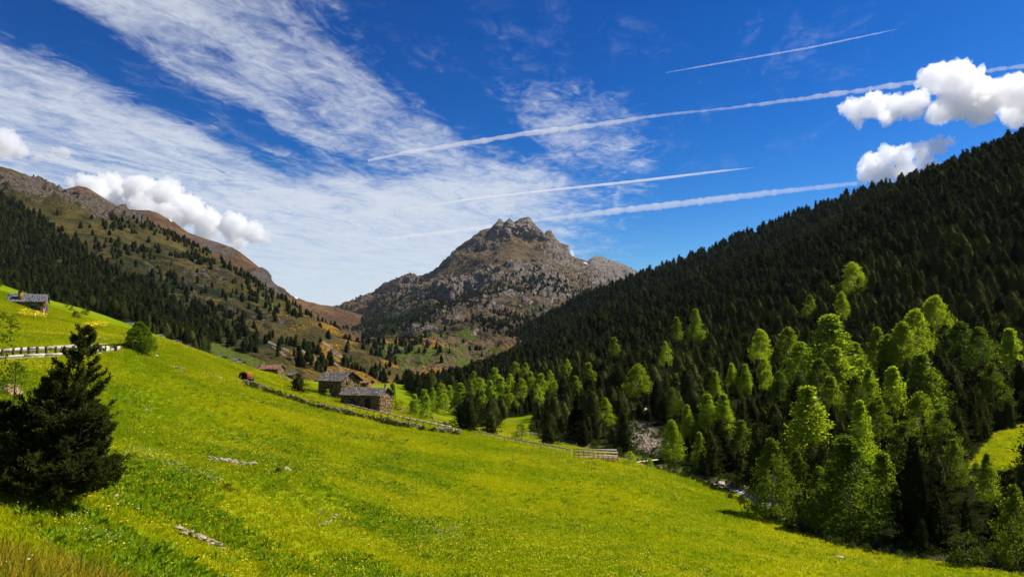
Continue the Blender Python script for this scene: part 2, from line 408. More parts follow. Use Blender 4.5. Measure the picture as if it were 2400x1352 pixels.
m, t = new_mat('meadow ground')
geo = t.n('ShaderNodeNewGeometry'); pos = geo.outputs['Position']
def attr(t, n): a = t.n('ShaderNodeAttribute'); a.attribute_name = n; return a.outputs['Fac']
n1 = t.noise(pos, .045, 4, .6, .5); n2 = t.noise(pos, .35, 5, .65); n3 = t.noise(pos, 3.0, 5, .7)
mixn = t.math('ADD', t.math('MULTIPLY', n1, .68), t.math('ADD', t.math('MULTIPLY', n2, .12), t.math('MULTIPLY', n3, .22)))
c = t.ramp(mixn, [(.30, (.05, .10, .004)), (.48, (.12, .17, .004)), (.64, (.20, .22, .004)), (.82, (.26, .25, .008))])  # ground tones darkened: shade between the grass tufts is put into the colour
brown = t.sstep(t.noise(pos, .13, 4, .6, .8), .60, .72)
c = t.mix(t.math('MULTIPLY', brown, .45), c, (.13, .10, .02))
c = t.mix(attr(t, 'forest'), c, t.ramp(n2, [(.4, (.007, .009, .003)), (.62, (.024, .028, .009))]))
c = t.mix(attr(t, 'scree'), c, t.ramp(t.noise(pos, 1.6, 5, .7), [(.35, (.07, .05, .035)), (.6, (.26, .2, .15))]))
c = t.mix(attr(t, 'bank'), c, t.ramp(n3, [(.35, (.04, .03, .02)), (.65, (.15, .12, .085))]))
c = t.mix(attr(t, 'dry'), c, (.20, .16, .02))
finish(t, bsdf(t, c, 1.0, .0, t.noise(pos, 5, 6, .7), .6, .15)); M['meadow'] = m
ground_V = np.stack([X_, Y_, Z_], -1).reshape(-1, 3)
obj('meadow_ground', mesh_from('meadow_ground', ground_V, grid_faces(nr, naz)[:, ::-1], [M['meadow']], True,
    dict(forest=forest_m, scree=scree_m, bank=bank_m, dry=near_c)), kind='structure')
# plain valley sheet under everything, out to the horizon
base_ring = [(0, 0, -70.0)]
gv = np.array([(x_, y_, -75) for y_ in (-1500, 5900) for x_ in (-5900, 5900)])
M['land'] = mat_noise('distant land', (.05, .05, .035), (.10, .09, .065), .002)
obj('ground', mesh_from('ground', gv, np.array([[0, 1, 3, 2]]), [M['land']]), kind='structure')
# the ground around and behind the viewer (outside the frame)
az2 = np.linspace(R(61.8), R(360 - 61.8), 90); rr2 = 3.0 * (950 / 3.0) ** (np.linspace(0, 1, 60))
A2, R2 = np.meshgrid(az2, rr2); X2, Y2 = R2 * np.sin(A2), R2 * np.cos(A2)
edge = np.interp(R2, rr, Z_[:, -1]) * smooth01(A2, R(200), R(62)) + np.interp(R2, rr, Z_[:, 0]) * smooth01(A2, R(160), R(298))
mid = 29 + .12 * R2; wgt = smooth01(np.abs(A2 - math.pi), R(118), R(40))
nrm = smooth01(A2, R(200), R(62)) + smooth01(A2, R(160), R(298))
Z2 = edge / np.maximum(nrm, .3) * (1 - wgt) + mid * wgt
obj('slope_behind', mesh_from('slope_behind', np.stack([X2, Y2, Z2], -1).reshape(-1, 3), grid_faces(60, 90)[:, ::-1], [M['meadow']], True), kind='structure')

# ------------------------------------------------------------------ mountains: lofted between lines of known distance
def loft(rows, nu, nv, crest_row, smooth_rows=9):
    """rows of (px, py, d), top first; returns (nv, nu, 3). The crest row keeps its exact outline."""
    u = np.linspace(0, 1, nu); G = []
    for k, row in enumerate(rows):
        p = np.array([P(*c) for c in row]); ku = np.array([c[0] for c in row], float); ku = (ku - ku[0]) / (ku[-1] - ku[0])
        g = np.stack([np.interp(u, ku, p[:, i]) for i in range(3)], -1)
        if k != crest_row:
            w_ = max(3, nu // smooth_rows); kern = np.hanning(w_ + 2)[1:-1]; kern /= kern.sum()
            pad = np.concatenate([np.repeat(g[:1], w_, 0), g, np.repeat(g[-1:], w_, 0)])
            g = np.stack([np.convolve(pad[:, i], kern, 'same')[w_:-w_] for i in range(3)], -1)
        G.append(g)
    G = np.array(G); n = len(G)
    v = np.linspace(0, n - 1, nv); i = np.minimum(v.astype(int), n - 2); f = (v - i)[:, None, None]
    g0, g1, g2, g3 = G[np.maximum(i - 1, 0)], G[i], G[i + 1], G[np.minimum(i + 2, n - 1)]
    m1, m2 = (g2 - g0) * .5, (g3 - g1) * .5
    lo = np.isin(i, [crest_row]); up_ = np.isin(i + 1, [crest_row])
    m1[lo] = (g2 - g1)[lo]; m2[up_] = (g2 - g1)[up_]
    return (2 * f**3 - 3 * f**2 + 1) * g1 + (f**3 - 2 * f**2 + f) * m1 + (-2 * f**3 + 3 * f**2) * g2 + (f**3 - f**2) * m2
def grid_normals(V):
    du = np.gradient(V, axis=1); dv = np.gradient(V, axis=0); n = np.cross(dv, du)
    n /= np.linalg.norm(n, axis=-1, keepdims=True) + 1e-9
    return n * np.sign(n[..., 2:3] + 1e-9)
def behind(row, back, drop):
    out = []
    for px, py, d in row:
        p = P(px, py, d); k = (d + back) / d; q = np.array((p[0] * k, d + back, p[2] - drop))
        x, y, _ = proj(q); out.append((float(x), float(y), d + back))
    return out

def mat_mountain(name, grass1, grass2, rock1, rock2, flower, fine, haze_tint=None):
    m, t = new_mat(name)
    pos = t.n('ShaderNodeNewGeometry').outputs['Position']
    na = t.noise(pos, fine * .12, 5, .6, .6); nb = t.noise(pos, fine * .8, 6, .7); nc = t.noise(pos, fine * 3, 5, .7)
    g = t.mix(t.sstep(na, .38, .62), grass1, grass2)
    g = t.mix(t.math('MULTIPLY', t.sstep(nb, .5, .68), .6), g, tuple(x * .35 for x in grass1))
    rk = t.ramp(nc, [(.3, rock1), (.62, rock2)])
    rk = t.mix(t.math('MULTIPLY', t.sstep(nb, .45, .7), .55), rk, tuple(x * .75 for x in rock1))
    nd = t.noise(pos, fine * .35, 6, .72, .4)
    sm_ = t.sstep(t.math('ADD', attr(t, 'scrub'), t.math('MULTIPLY', t.math('SUBTRACT', nd, .5), 3.0)), .45, .7)
    g = t.mix(sm_, g, (.018, .027, .008))
    rm = t.sstep(t.math('ADD', attr(t, 'rock'), t.math('ADD', t.math('MULTIPLY', t.math('SUBTRACT', nb, .5), 1.9), t.math('MULTIPLY', t.math('SUBTRACT', nd, .5), 1.2))), .5, .66)
    c = t.mix(rm, g, rk)
    fm = t.sstep(t.math('ADD', attr(t, 'flower'), t.math('MULTIPLY', t.math('SUBTRACT', nc, .5), 2.2)), .62, .85)
    c = t.mix(t.math('MULTIPLY', fm, t.math('SUBTRACT', 1.0, rm)), c, flower)
    gm_ = t.sstep(t.math('ADD', attr(t, 'green'), t.math('MULTIPLY', t.math('SUBTRACT', nd, .5), 2.6)), .5, .75)
    c = t.mix(t.math('MULTIPLY', gm_, t.math('SUBTRACT', 1.0, rm)), c, (.105, .135, .016))
    c = t.mix(attr(t, 'track'), c, (.34, .27, .19))
    bh = t.math('ADD', t.math('MULTIPLY', t.math('MULTIPLY', nc, rm), 1.0), t.math('MULTIPLY', nb, 1.2))
    finish(t, bsdf(t, c, .95, .08, bh, 1.0, 1.6 / fine)); return m

def px_seg(px, py, segs, wd):
    o = np.zeros(px.shape)
    for x1, y1, x2, y2 in segs:
        dx, dy = x2 - x1, y2 - y1; tt = np.clip(((px - x1) * dx + (py - y1) * dy) / (dx * dx + dy * dy), 0, 1)
        o = np.maximum(o, smooth01(np.hypot(px - x1 - tt * dx, py - y1 - tt * dy), wd * 1.3, wd * .5))
    return o
SURF = {}
def mountain(name, rows, nu, nv, crest, mat, disp, masks):
    V = loft(rows, nu, nv, crest); N = grid_normals(V)
    V, extra_rock = disp(V, N)
    N2 = grid_normals(V); steep = 1 - N2[..., 2]
    px, py, _ = proj(V)
    at = dict(rock=np.zeros(px.shape), flower=np.zeros(px.shape), green=np.zeros(px.shape), track=np.zeros(px.shape), scrub=np.zeros(px.shape))
    at.update(masks(V, steep, px, py, extra_rock))
    o = obj(name, mesh_from(name, V.reshape(-1, 3), grid_faces(nv, nu), [mat], True, at), kind='structure')
    SURF[name] = (V, px, py, at)
    return o

# --- central rocky peak
pk = [(700,772,4900),(760,745,4900),(790,733,4800),(830,706,4700),(880,690,4600),(900,680,4560),(918,664,4500),(940,648,4440),(958,640,4400),(974,642,4350),(988,655,4300),(1000,655,4280),(1014,640,4250),(1030,624,4200),(1060,597,4150),(1085,574,4120),(1100,562,4100),(1125,541,4060),
      (1150,533,4050),(1160,524,4040),(1169,513,4020),(1176,516,4015),(1181,526,4010),(1188,513,4005),(1195,509,4000),(1203,518,4000),(1208,521,4000),(1216,514,4000),(1228,508,4000),(1238,508,4000),(1246,517,4000),(1254,522,4000),(1261,535,4000),(1268,545,4000),(1274,548,4000),(1282,540,4000),(1291,540,4000),(1298,554,4010),(1303,564,4020),
      (1312,572,4030),(1325,586,4050),(1340,598,4080),(1350,603,4100),(1365,608,4150),(1375,613,4200),(1384,606,4350),(1394,600,4450),(1405,599,4500),(1416,602,4500),(1425,608,4500),(1445,612,4500),(1465,622,4500),(1480,630,4500),(1530,652,4400),(1620,700,4300)]
rows = [behind(pk, 900, 420), pk,
 [(690,790,4300),(800,738,4200),(900,712,3950),(980,690,3750),(1060,655,3650),(1130,592,3750),(1200,572,3800),(1260,592,3760),(1320,622,3750),(1380,640,3850),(1450,650,4000),(1620,720,3900)],
 [(700,800,3500),(800,766,3300),(900,748,3100),(1000,722,2950),(1080,688,2900),(1150,658,2950),(1200,632,3000),(1260,645,3050),(1330,668,3150),(1400,680,3300),(1480,700,3300),(1620,740,3300)],
 [(720,812,2800),(800,800,2500),(900,790,2350),(1000,768,2250),(1100,740,2250),(1200,705,2350),(1300,712,2450),(1400,725,2550),(1620,770,2600)],
 [(760,830,2000),(830,825,1850),(900,820,1750),(1000,805,1700),(1080,780,1720),(1200,772,1850),(1350,765,2000),(1620,790,2100)],
 [(800,862,1400),(860,858,1300),(920,852,1250),(1000,838,1250),(1080,825,1300),(1200,820,1400),(1400,820,1500),(1620,830,1700)],
 [(820,905,980),(880,902,950),(940,900,930),(1000,898,950),(1100,890,1000),(1250,885,1050),(1620,890,1200)]]
def disp_peak(V, N):
    z = V[..., 2]; px, py, _ = proj(V)
    hi = smooth01(py, 700, 560); nvv = np.linspace(0, 1, V.shape[0])[:, None]
    fade = smooth01(nvv, 1 / 7 * 1.02, 1 / 7 * (1.5 + .9 * smooth01(px, 1300, 1380))) * smooth01(nvv, 1.0, .9)
    Q = V * np.array((1, .8, .55))
    rid = fbm(Q, 420, 6, .52, True); med = fbm(V * np.array((1, 1, .35)), 120, 5, .55, True)
    crag = smooth01(fbm(V, 500, 3), -.1, .35)
    # gullies running down the summit wall on the right-hand side
    summit = smooth01(px, 1235, 1275) * smooth01(py, 665, 600) * smooth01(px, 1400, 1330)
    gul = fbm(V * np.array((1, .2, .12)), 110, 5, .6, True)
    d = fade * ((rid - .32) * 72 + med * (14 + 26 * crag) + fbm(V, 42, 4, .6, True) * (10 + 16 * crag)) + summit * fade * gul * 55
    # rocky lower spurs (photo: lit crags above the valley floor)
    spur = smooth01(np.hypot((px - 1060) / 150, (py - 740) / 70), 1.2, .4) + smooth01(np.hypot((px - 1230) / 120, (py - 690) / 60), 1.2, .4) + smooth01(np.hypot((px - 1000) / 60, (py - 815) / 35), 1.2, .4)
    d = d + fade * spur * (fbm(V, 160, 5, .55, True) * 34)
    teeth = smooth01(px, 1140, 1165) * smooth01(px, 1330, 1290)
    sil = smooth01(np.abs(nvv - 1 / 7), .02, 0)                     # jagged crest
    d = d + sil * fbm(V, 45, 4, .6) * (12 + 8 * teeth) + fade * smooth01(px, 1372, 1390) * smooth01(py, 690, 650) * fbm(V, 90, 5, .55, True) * 26
    V2 = V + N * d[..., None] * np.array((1, 1, .8))
    return V2, np.clip(.4 * crag + .6 * summit + .55 * spur + .35 * smooth01(med, .25, .65), 0, 1)
def mask_peak(V, steep, px, py, er):
    rock = np.clip(smooth01(steep, .18, .5) * .6 + er * .75 - .05, 0, 1)
    rock = np.maximum(rock, smooth01(py, 560, 530) * .9)
    rock = np.maximum(rock, smooth01(px, 1370, 1392) * smooth01(py, 690, 655) * .95)
    low = smooth01(py, 740, 820)
    fl = low * smooth01(fbm(V, 160, 3), -.35, .2) * .85 + .25 * smooth01(px, 1130, 1200) * smooth01(py, 660, 720) * smooth01(px, 1420, 1330)
    gr = smooth01(py, 620, 820) * smooth01(fbm(V + 300, 260, 3), -.05, .3) * .8 + smooth01(py, 790, 850) * .55
    sc = smooth01(py - np.interp(px, [760, 1000, 1120, 1230, 1400], [765, 690, 700, 640, 690]), -30, 20) * smooth01(py, 850, 770) * np.where(px < 1010, .82, .5)
    return dict(rock=rock * .78, flower=fl, green=gr * .8, scrub=sc)
M['peak'] = mat_mountain('rocky peak', (.085, .062, .03), (.175, .12, .062), (.07, .06, .052), (.48, .405, .335), (.42, .22, .015), .05)
mountain('central_mountain', rows, 560, 520, 1, M['peak'], disp_peak, mask_peak)
# --- brown ridge behind the left slope
bk = [(40,480,2750),(100,462,2720),(130,452,2700),(165,440,2700),(185,435,2700),(205,440,2690),(225,452,2680),(250,468,2660),(275,483,2650),(290,489,2640),(320,492,2620),(350,493,2600),(370,499,2590),(385,508,2580),(410,521,2560),(428,536,2555),(440,544,2550),(460,552,2545),(480,559,2540),
      (498,564,2535),(520,571,2530),(545,580,2520),(562,590,2510),(580,604,2500),(600,620,2490),(615,634,2480),(624,650,2470),(633,662,2460),(645,672,2455),(660,681,2450),(680,691,2445),(700,698,2440),(720,707,2440),(745,715,2440),(765,720,2445),(790,724,2450),(815,728,2500),(850,745,2600)]
rows = [behind(bk, 700, 300), bk,
 [(40,540,2450),(200,500,2430),(350,545,2400),(450,600,2350),(530,628,2330),(590,668,2300),(640,708,2280),(700,730,2250),(760,745,2250),(850,758,2350)],
 [(40,640,2100),(200,600,2100),(350,640,2080),(480,690,2060),(580,730,2040),(660,755,2020),(740,768,2000),(850,790,2100)],
 [(40,800,1600),(300,800,1600),(600,810,1600),(720,815,1600),(850,830,1600)]]
def disp_brown(V, N):
    px, py, _ = proj(V); nvv = np.linspace(0, 1, V.shape[0])[:, None]
    fade = smooth01(nvv, .25, .36); cl = smooth01(np.hypot((px - 615) / 60, (py - 690) / 55), 1.3, .5) + .6 * smooth01(np.hypot((px - 500) / 110, (py - 590) / 25), 1.3, .5)
    d = fade * (fbm(V, 300, 5, .5, True) * 22 + fbm(V, 60, 4, .55) * 6) + fade * cl * fbm(V * np.array((1, 1, .4)), 120, 5, .55, True) * 40
    return V + N * d[..., None], cl
def mask_brown(V, steep, px, py, er):
    return dict(rock=np.clip(er * .75 + smooth01(fbm(V, 130, 4, .55, True), .35, .75) * .42, 0, 1), green=smooth01(fbm(V, 260, 3), .15, .5) * .3)
M['brownmt'] = mat_mountain('brown ridge turf', (.115, .062, .028), (.20, .115, .05), (.075, .066, .06), (.25, .20, .165), (.3, .17, .03), .06)
mountain('brown_ridge', rows, 420, 220, 1, M['brownmt'], disp_brown, mask_brown)
# --- near left mountainside
lk = [(-900,120,1400),(-500,250,1350),(-200,345,1290),(-60,378,1260),(0,390,1250),(30,396,1250),(60,408,1250),(85,424,1250),(110,434,1250),(130,443,1250),(170,456,1250),(215,466,1250),(250,478,1240),(290,497,1230),(330,517,1220),(370,534,1210),(420,556,1200),(470,583,1180),(520,608,1150),(570,640,1130),
      (620,676,1110),(660,702,1090),(700,724,1060),(740,748,1030),(790,778,980),(840,810,900),(880,838,840),(920,866,780),(950,890,720),(975,905,690)]
rows = [behind(lk, 420, 160), lk,
 [(-900,300,1150),(-200,450,1060),(0,470,1040),(130,515,1030),(260,555,1010),(400,622,980),(520,672,950),(620,728,920),(720,775,880),(800,815,820),(870,853,770),(930,884,720),(975,908,680)],
 [(-900,480,900),(-200,560,840),(0,590,800),(150,640,790),(300,690,780),(430,735,760),(550,770,740),(650,805,720),(740,836,700),(820,862,690),(880,882,690),(940,896,690),(975,910,670)],
 [(-900,620,650),(-200,660,600),(0,690,570),(150,722,560),(300,760,550),(420,795,540),(520,820,530),(620,845,530),(720,868,540),(800,885,560),(880,897,600),(940,906,640),(975,914,650)],
 [(-900,760,380),(-200,770,360),(0,790,350),(200,830,350),(350,860,350),(500,890,360),(620,905,380),(720,915,410),(800,920,450),(880,920,500),(975,925,560)]]
FOREST_L = [(-900, 380), (-200, 400), (0, 455), (60, 490), (130, 535), (200, 590), (300, 645), (370, 680), (440, 730), (500, 790), (490, 835), (440, 830), (300, 780), (120, 730), (-200, 700), (-900, 700)]
FIELD_L = [(488, 800), (520, 808), (600, 838), (640, 862), (690, 880), (640, 895), (560, 890), (500, 850)]
TRACKS = [(628, 800, 677, 822), (640, 812, 668, 832), (696, 812, 748, 848), (757, 800, 805, 838), (765, 838, 800, 862), (760, 812, 822, 852), (872, 872, 895, 884)]
def disp_left(V, N):
    px, py, _ = proj(V); nvv = np.linspace(0, 1, V.shape[0])[:, None]
    fade = smooth01(nvv, .2, .3) * smooth01(nvv, 1, .9)
    lp = px / 330 * .0
    cl_y = np.interp(px, [0, 60, 150, 250, 330, 430], [455, 470, 490, 505, 520, 560])
    cl = smooth01(np.abs(py - cl_y), 34, 12) * smooth01(px, 460, 300)
    rk = smooth01(fbm(V, 170, 4, .55), .05, .32) * smooth01(px, 120, 260)
    d = fade * (fbm(V, 200, 5, .5, True) * 13 + fbm(V, 38, 4, .55) * 3.5) + fade * (cl * 28 + rk * 11) * fbm(V * np.array((1, 1, .4)), 46, 5, .55, True)
    d = d + smooth01(np.abs(nvv - .2), .02, 0) * fbm(V, 40, 4, .6) * 5
    return V + N * d[..., None], np.clip(cl + rk * .55, 0, 1)
def mask_left(V, steep, px, py, er):
    fl = smooth01(px, 480, 760) * (.36 + .45 * smooth01(fbm(V, 60, 3), -.2, .3)) * smooth01(py, 640, 730)
    fl = np.maximum(fl, smooth01(px, 240, 420) * smooth01(fbm(V, 50, 3), .1, .4) * .5)
    gr = in_poly(px, py, FIELD_L) * .95 + smooth01(fbm(V + 90, 90, 3), .1, .4) * .55 * (1 - in_poly(px, py, FIELD_L))
    fo = in_poly(px, py, FOREST_L)
    return dict(rock=np.where(fo | (in_poly(px, py, FIELD_L)), 0, er * .85), flower=np.where(fo, 0, fl), green=np.where(fo, 0, gr), track=px_seg(px, py, TRACKS, 2.2) * .8, scrub=np.where(in_poly(px, py, FIELD_L), 0, np.where(fo, .8, (.40 + .2 * smooth01(px, 200, 300)) * smooth01(py - np.interp(px, [0, 250, 450, 900], [440, 500, 570, 850]), 10, 60) * (1 - .45 * smooth01(px, 560, 700)))))
M['leftmt'] = mat_mountain('left mountainside turf', (.05, .048, .014), (.13, .098, .026), (.065, .053, .043), (.30, .235, .18), (.40, .20, .012), .12)
mountain('left_mountainside', rows, 560, 420, 1, M['leftmt'], disp_left, mask_left)
# --- far wooded ridge on the right
fk = [(1180,800,1400),(1300,735,1350),(1380,690,1300),(1440,668,1280),(1500,645,1250),(1560,626,1230),(1620,604,1210),(1650,594,1200),(1720,562,1170),(1780,541,1150),(1830,520,1135),(1880,500,1120),(1930,480,1110),(1975,462,1100),(2050,440,1100),(2200,400,1100)]
rows = [behind(fk, 300, 120), fk, [(1180,830,1250),(1300,770,1200),(1500,690,1130),(1650,645,1080),(1800,600,1030),(2000,520,1000),(2200,460,1000)], [(1180,880,1050),(1300,830,1000),(1650,740,930),(2000,640,880),(2200,600,880)]]
def disp_far(V, N):
    nvv = np.linspace(0, 1, V.shape[0])[:, None]
    return V + N * (smooth01(nvv, .33, .45) * fbm(V, 140, 4) * 12)[..., None], 0
M['ridgemt'] = mat_mountain('wooded ridge ground', (.012, .018, .006), (.03, .04, .012), (.05, .05, .045), (.12, .11, .10), (.1, .1, .02), .12)
mountain('far_wooded_ridge', rows, 200, 100, 1, M['ridgemt'], disp_far, lambda V, s, px, py, e: {})

# --- rays onto the terrain
_bv = BVHTree.FromPolygons([tuple(v) for v in ground_V.tolist()], grid_faces(nr, naz).tolist())
def bvh_of(name):
    V = SURF[name][0]; return BVHTree.FromPolygons(V.reshape(-1, 3).tolist(), grid_faces(V.shape[0], V.shape[1]).tolist())
BV = {'near': _bv, 'left': bvh_of('left_mountainside')}
def on(px, py, which=('near', 'left')):
    """the ground point seen at a pixel"""
    d = Vector(P(px, py, 100.0)) - EYE; d.normalize(); best = None
    for k in which:
        h = BV[k].ray_cast(EYE, d)
        if h[0] is not None and (best is None or h[3] < best[1]): best = (h[0], h[3])
    return best[0] if best else None
def hz(x, y): return float(H(np.array([x]), np.array([y]))[0])

# ------------------------------------------------------------------ thin mountain air
hb = MB().box((0, 2200, 412), (12000, 7600, 980))
m, t = new_mat('thin mountain air'); v = t.n('ShaderNodeVolumePrincipled'); v.inputs['Color'].default_value = (.72, .85, 1, 1); v.inputs['Density'].default_value = 1.1e-5; finish(t, v.outputs[0], True)
hb.build('haze', m, kind='stuff')
# ------------------------------------------------------------------ plant meshes (unit height, shared between alike plants)
def leaf_quads(pos, dirv, ln, wd, r):
    """diamond leaves: pos (n,3), direction (n,3), length and width (n,)"""
    n = len(pos); dirv = dirv / (np.linalg.norm(dirv, axis=1, keepdims=True) + 1e-9)
    rv = r.normal(size=(n, 3)); sd_ = np.cross(dirv, rv); sd_ /= np.linalg.norm(sd_, axis=1, keepdims=True) + 1e-9
    ln = np.broadcast_to(ln, (n,))[:, None]; wd = np.broadcast_to(wd, (n,))[:, None]
    nrm = np.cross(dirv, sd_)
    v = np.stack([pos, pos + dirv * ln * .45 + sd_ * wd * .5 + nrm * ln * .06, pos + dirv * ln, pos + dirv * ln * .45 - sd_ * wd * .5 + nrm * ln * .06], 1).reshape(-1, 3)
    return v, np.arange(4 * n).reshape(n, 4)
def trunk_mesh(name, mat, seed, r0, top=.96, bend=.02, n=7, segs=7):
    r = np.random.default_rng(seed); t = np.linspace(-.02, top, segs)
    pts = np.stack([np.cumsum(r.normal(0, bend / 2, segs)) * (t > .05), np.cumsum(r.normal(0, bend / 2, segs)) * (t > .05), t], 1)
    return MB().tube(pts, r0 * (1 - .88 * np.clip(t, 0, 1)), n).mesh(name, mat, True)
def conifer_crown(name, mat, seed, Rd, whorls, nb, ns, k, base=.1, sz=.05, power=.85, core=True, shape='cone', fat=.45, cw=.45):
    r = np.random.default_rng(seed); pos, dr, ln = [], [], []
    lop = r.uniform(.8, 1.2, 12)
    for i in range(whorls):
        t = base + (.98 - base) * (i + r.uniform(-.3, .3)) / (whorls - 1); t = min(max(t, base * .8), .985)
        tt = (t - base) / (1 - base); tt = min(max(tt, 0), 1)
        prof = (1 - tt) ** power if shape == 'cone' else (1 - tt ** 2.2) ** .8 * (.55 + .45 * min(1, tt * 3 + .3))
        m = max(3, int(nb * (.45 + .55 * (1 - tt))))
        a0 = r.uniform(0, 7)
        for j in range(m):
            a = a0 + 2 * math.pi * j / m + r.normal(0, .25)
            L = Rd * prof * lop[int(a * 12 / 6.2832) % 12] * r.uniform(.65, 1.15) + .012
            el = math.radians(-12 + 38 * tt) + r.normal(0, .12)
            d0 = np.array((math.cos(a) * math.cos(el), math.sin(a) * math.cos(el), math.sin(el)))
            for q in range(ns):
                s = (q + r.uniform(.2, 1)) / ns; s = .18 + .82 * s
                p = np.array((0, 0, t)) + d0 * L * s + np.array((0, 0, .10 * L * s * s))
                for _ in range(k):
                    pos.append(p + r.normal(0, .012, 3)); dr.append(d0 * r.uniform(.4, 1.0) + np.array((0, 0, r.uniform(.0, .7))) + r.normal(0, .45, 3))
                    ln.append(sz * r.uniform(.7, 1.35) * (.65 + .35 * (1 - tt)))
    for _ in range(6): pos.append(np.array((0, 0, r.uniform(.9, .975)))); dr.append(np.array((0, 0, 1.)) + r.normal(0, .35, 3)); ln.append(sz * .8)
    pos, dr, ln = np.array(pos), np.array(dr), np.array(ln)
    v, q = leaf_quads(pos, dr, ln, ln * fat, r)
    mb = MB().add(v, q)
    if core:                                            # dense dark inner foliage
        hh = np.linspace(base, .93, 6); th = (hh - base) / (1 - base)
        prof = (1 - th) ** power if shape == 'cone' else (1 - th ** 2.2) ** .8 * (.55 + .45 * np.minimum(1, th * 3 + .3))
        base_k = mb.k; mb.tube(np.stack([hh * 0, hh * 0, hh], 1) + r.normal(0, .012, (6, 3)), Rd * prof * cw + .004, 9)
        cv = mb.v[-1]; cv[:, :2] *= r.uniform(.7, 1.3, (len(cv), 1)); cv[:, 2] += r.normal(0, .02, len(cv))
    return mb.mesh(name, mat)
def broad_crown(name, mat, seed, Rd, clumps, per, base=.22, leaf=.035, cr=.1, point=.5):
    """rounded or pointed leafy crown made of leaf clumps on limbs"""
    r = np.random.default_rng(seed); pos, dr = [], []
    lob = r.normal(size=(5, 3)); lob /= np.linalg.norm(lob, axis=1)[:, None]
    for i in range(clumps):
        t = r.uniform(0, 1) ** 1.15; prof = min(1, .5 + 3.2 * t) * (1 - t) ** (.48 + .5 * point) * r.uniform(.82, 1.15)
        a = r.uniform(0, 6.2832); rad = Rd * prof * math.sqrt(r.uniform(.2, 1))
        dv = np.array((math.cos(a), math.sin(a), 0)); rad *= 1 + .28 * max(0, float((lob @ dv).max()) - .5) * 2 - .12
        c = dv * rad + np.array((0, 0, base + (1 - base) * (t * .93 + .02)))
        n = int(per * r.uniform(.6, 1.4)); off = r.normal(size=(n, 3)); off /= np.linalg.norm(off, axis=1)[:, None]
        off *= (r.uniform(.25, 1, (n, 1)) ** .6) * cr * r.uniform(.6, 1.25) * (1.12 - .62 * t) * np.array((1, 1, .8))
        pos.append(c + off); dr.append(off / cr + r.normal(0, .5, (n, 3)) + np.array((0, 0, -.15)))
    pos, dr = np.concatenate(pos), np.concatenate(dr); m = pos[:, 2] < .995; pos, dr = pos[m], dr[m]
    ln = leaf * r.uniform(.7, 1.3, len(pos))
    v, q = leaf_quads(pos, dr, ln, ln * .75, r); return MB().add(v, q).mesh(name, mat)
def birch_trunk(name, mat, seed, r0=.013):
    r = np.random.default_rng(seed); mb = MB(); t = np.linspace(-.02, .93, 8)
    c = np.stack([np.cumsum(r.normal(0, .008, 8)), np.cumsum(r.normal(0, .008, 8)), t], 1); mb.tube(c, r0 * (1 - .85 * np.clip(t, 0, 1)), 6)
    for i in range(9):
        h = r.uniform(.25, .8); a = r.uniform(0, 6.28); p0 = np.array([np.interp(h, t, c[:, k]) for k in range(3)])
        L = .2 * (1 - h * .7); d = np.array((math.cos(a), math.sin(a), 1.1)); d /= np.linalg.norm(d)
        mb.tube([p0, p0 + d * L * .5, p0 + d * L + np.array((0, 0, .02))], [r0 * .4, r0 * .28, r0 * .1], 4)
    return mb.mesh(name, mat, True)

PINE_HI = [conifer_crown(f'pine_crown_hi_{i}', M['needle'], 10 + i, (.26, .33, .36, .31)[i], 17, 9, 8, 3, .05 + .02 * i, .046, (.5, .5, .5, .42)[i], True, ('cone', 'round', 'round', 'cone')[i]) for i in range(4)]
PINE_MID = [conifer_crown(f'pine_crown_mid_{i}', M['needle'], 30 + i, (.31, .40, .44, .37)[i], 12, 8, 5, 2, .05, .065, (.5, .5, .5, .42)[i], True, ('cone', 'round', 'round', 'cone')[i], .6, .58) for i in range(4)]
PINE_LOW = [conifer_crown(f'pine_crown_low_{i}', M['needle_far'], 50 + i, (.32, .41, .45, .38)[i], 9, 6, 3, 1, .03, .12, (.5, .5, .5, .42)[i], True, ('cone', 'round', 'round', 'cone')[i], .75, .66) for i in range(4)]
PINE_TRUNK = [trunk_mesh(f'pine_trunk_{i}', M['bark'], 70 + i, .017) for i in range(2)]
BIRCH_HI = [broad_crown(f'birch_crown_{i}', M['birch'], 90 + i, (.25, .3, .22, .34)[i], 165, 56, (.05, .04, .04, .08)[i], .0215, .082, (.75, .5, .85, .25)[i]) for i in range(4)]
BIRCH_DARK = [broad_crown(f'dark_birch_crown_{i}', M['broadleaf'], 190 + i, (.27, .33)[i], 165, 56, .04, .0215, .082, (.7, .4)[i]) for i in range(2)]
BIRCH_MID = [broad_crown(f'birch_crown_mid_{i}', M['birch'], 110 + i, (.26, .32, .24, .36)[i], 80, 26, .03, .042, .09, (.75, .45, .85, .2)[i]) for i in range(4)]
BIRCH_TRUNK = [birch_trunk(f'birch_trunk_{i}', M['bark_birch'], 130 + i) for i in range(3)]
BUSH = [broad_crown(f'bush_crown_{i}', M['bush'], 150 + i, .6, 40, 24, .0, .07, .2, .2) for i in range(3)]
BROAD = broad_crown('broadleaf_crown', M['broadleaf'], 160, .50, 260, 60, .03, .034, .1, .15)

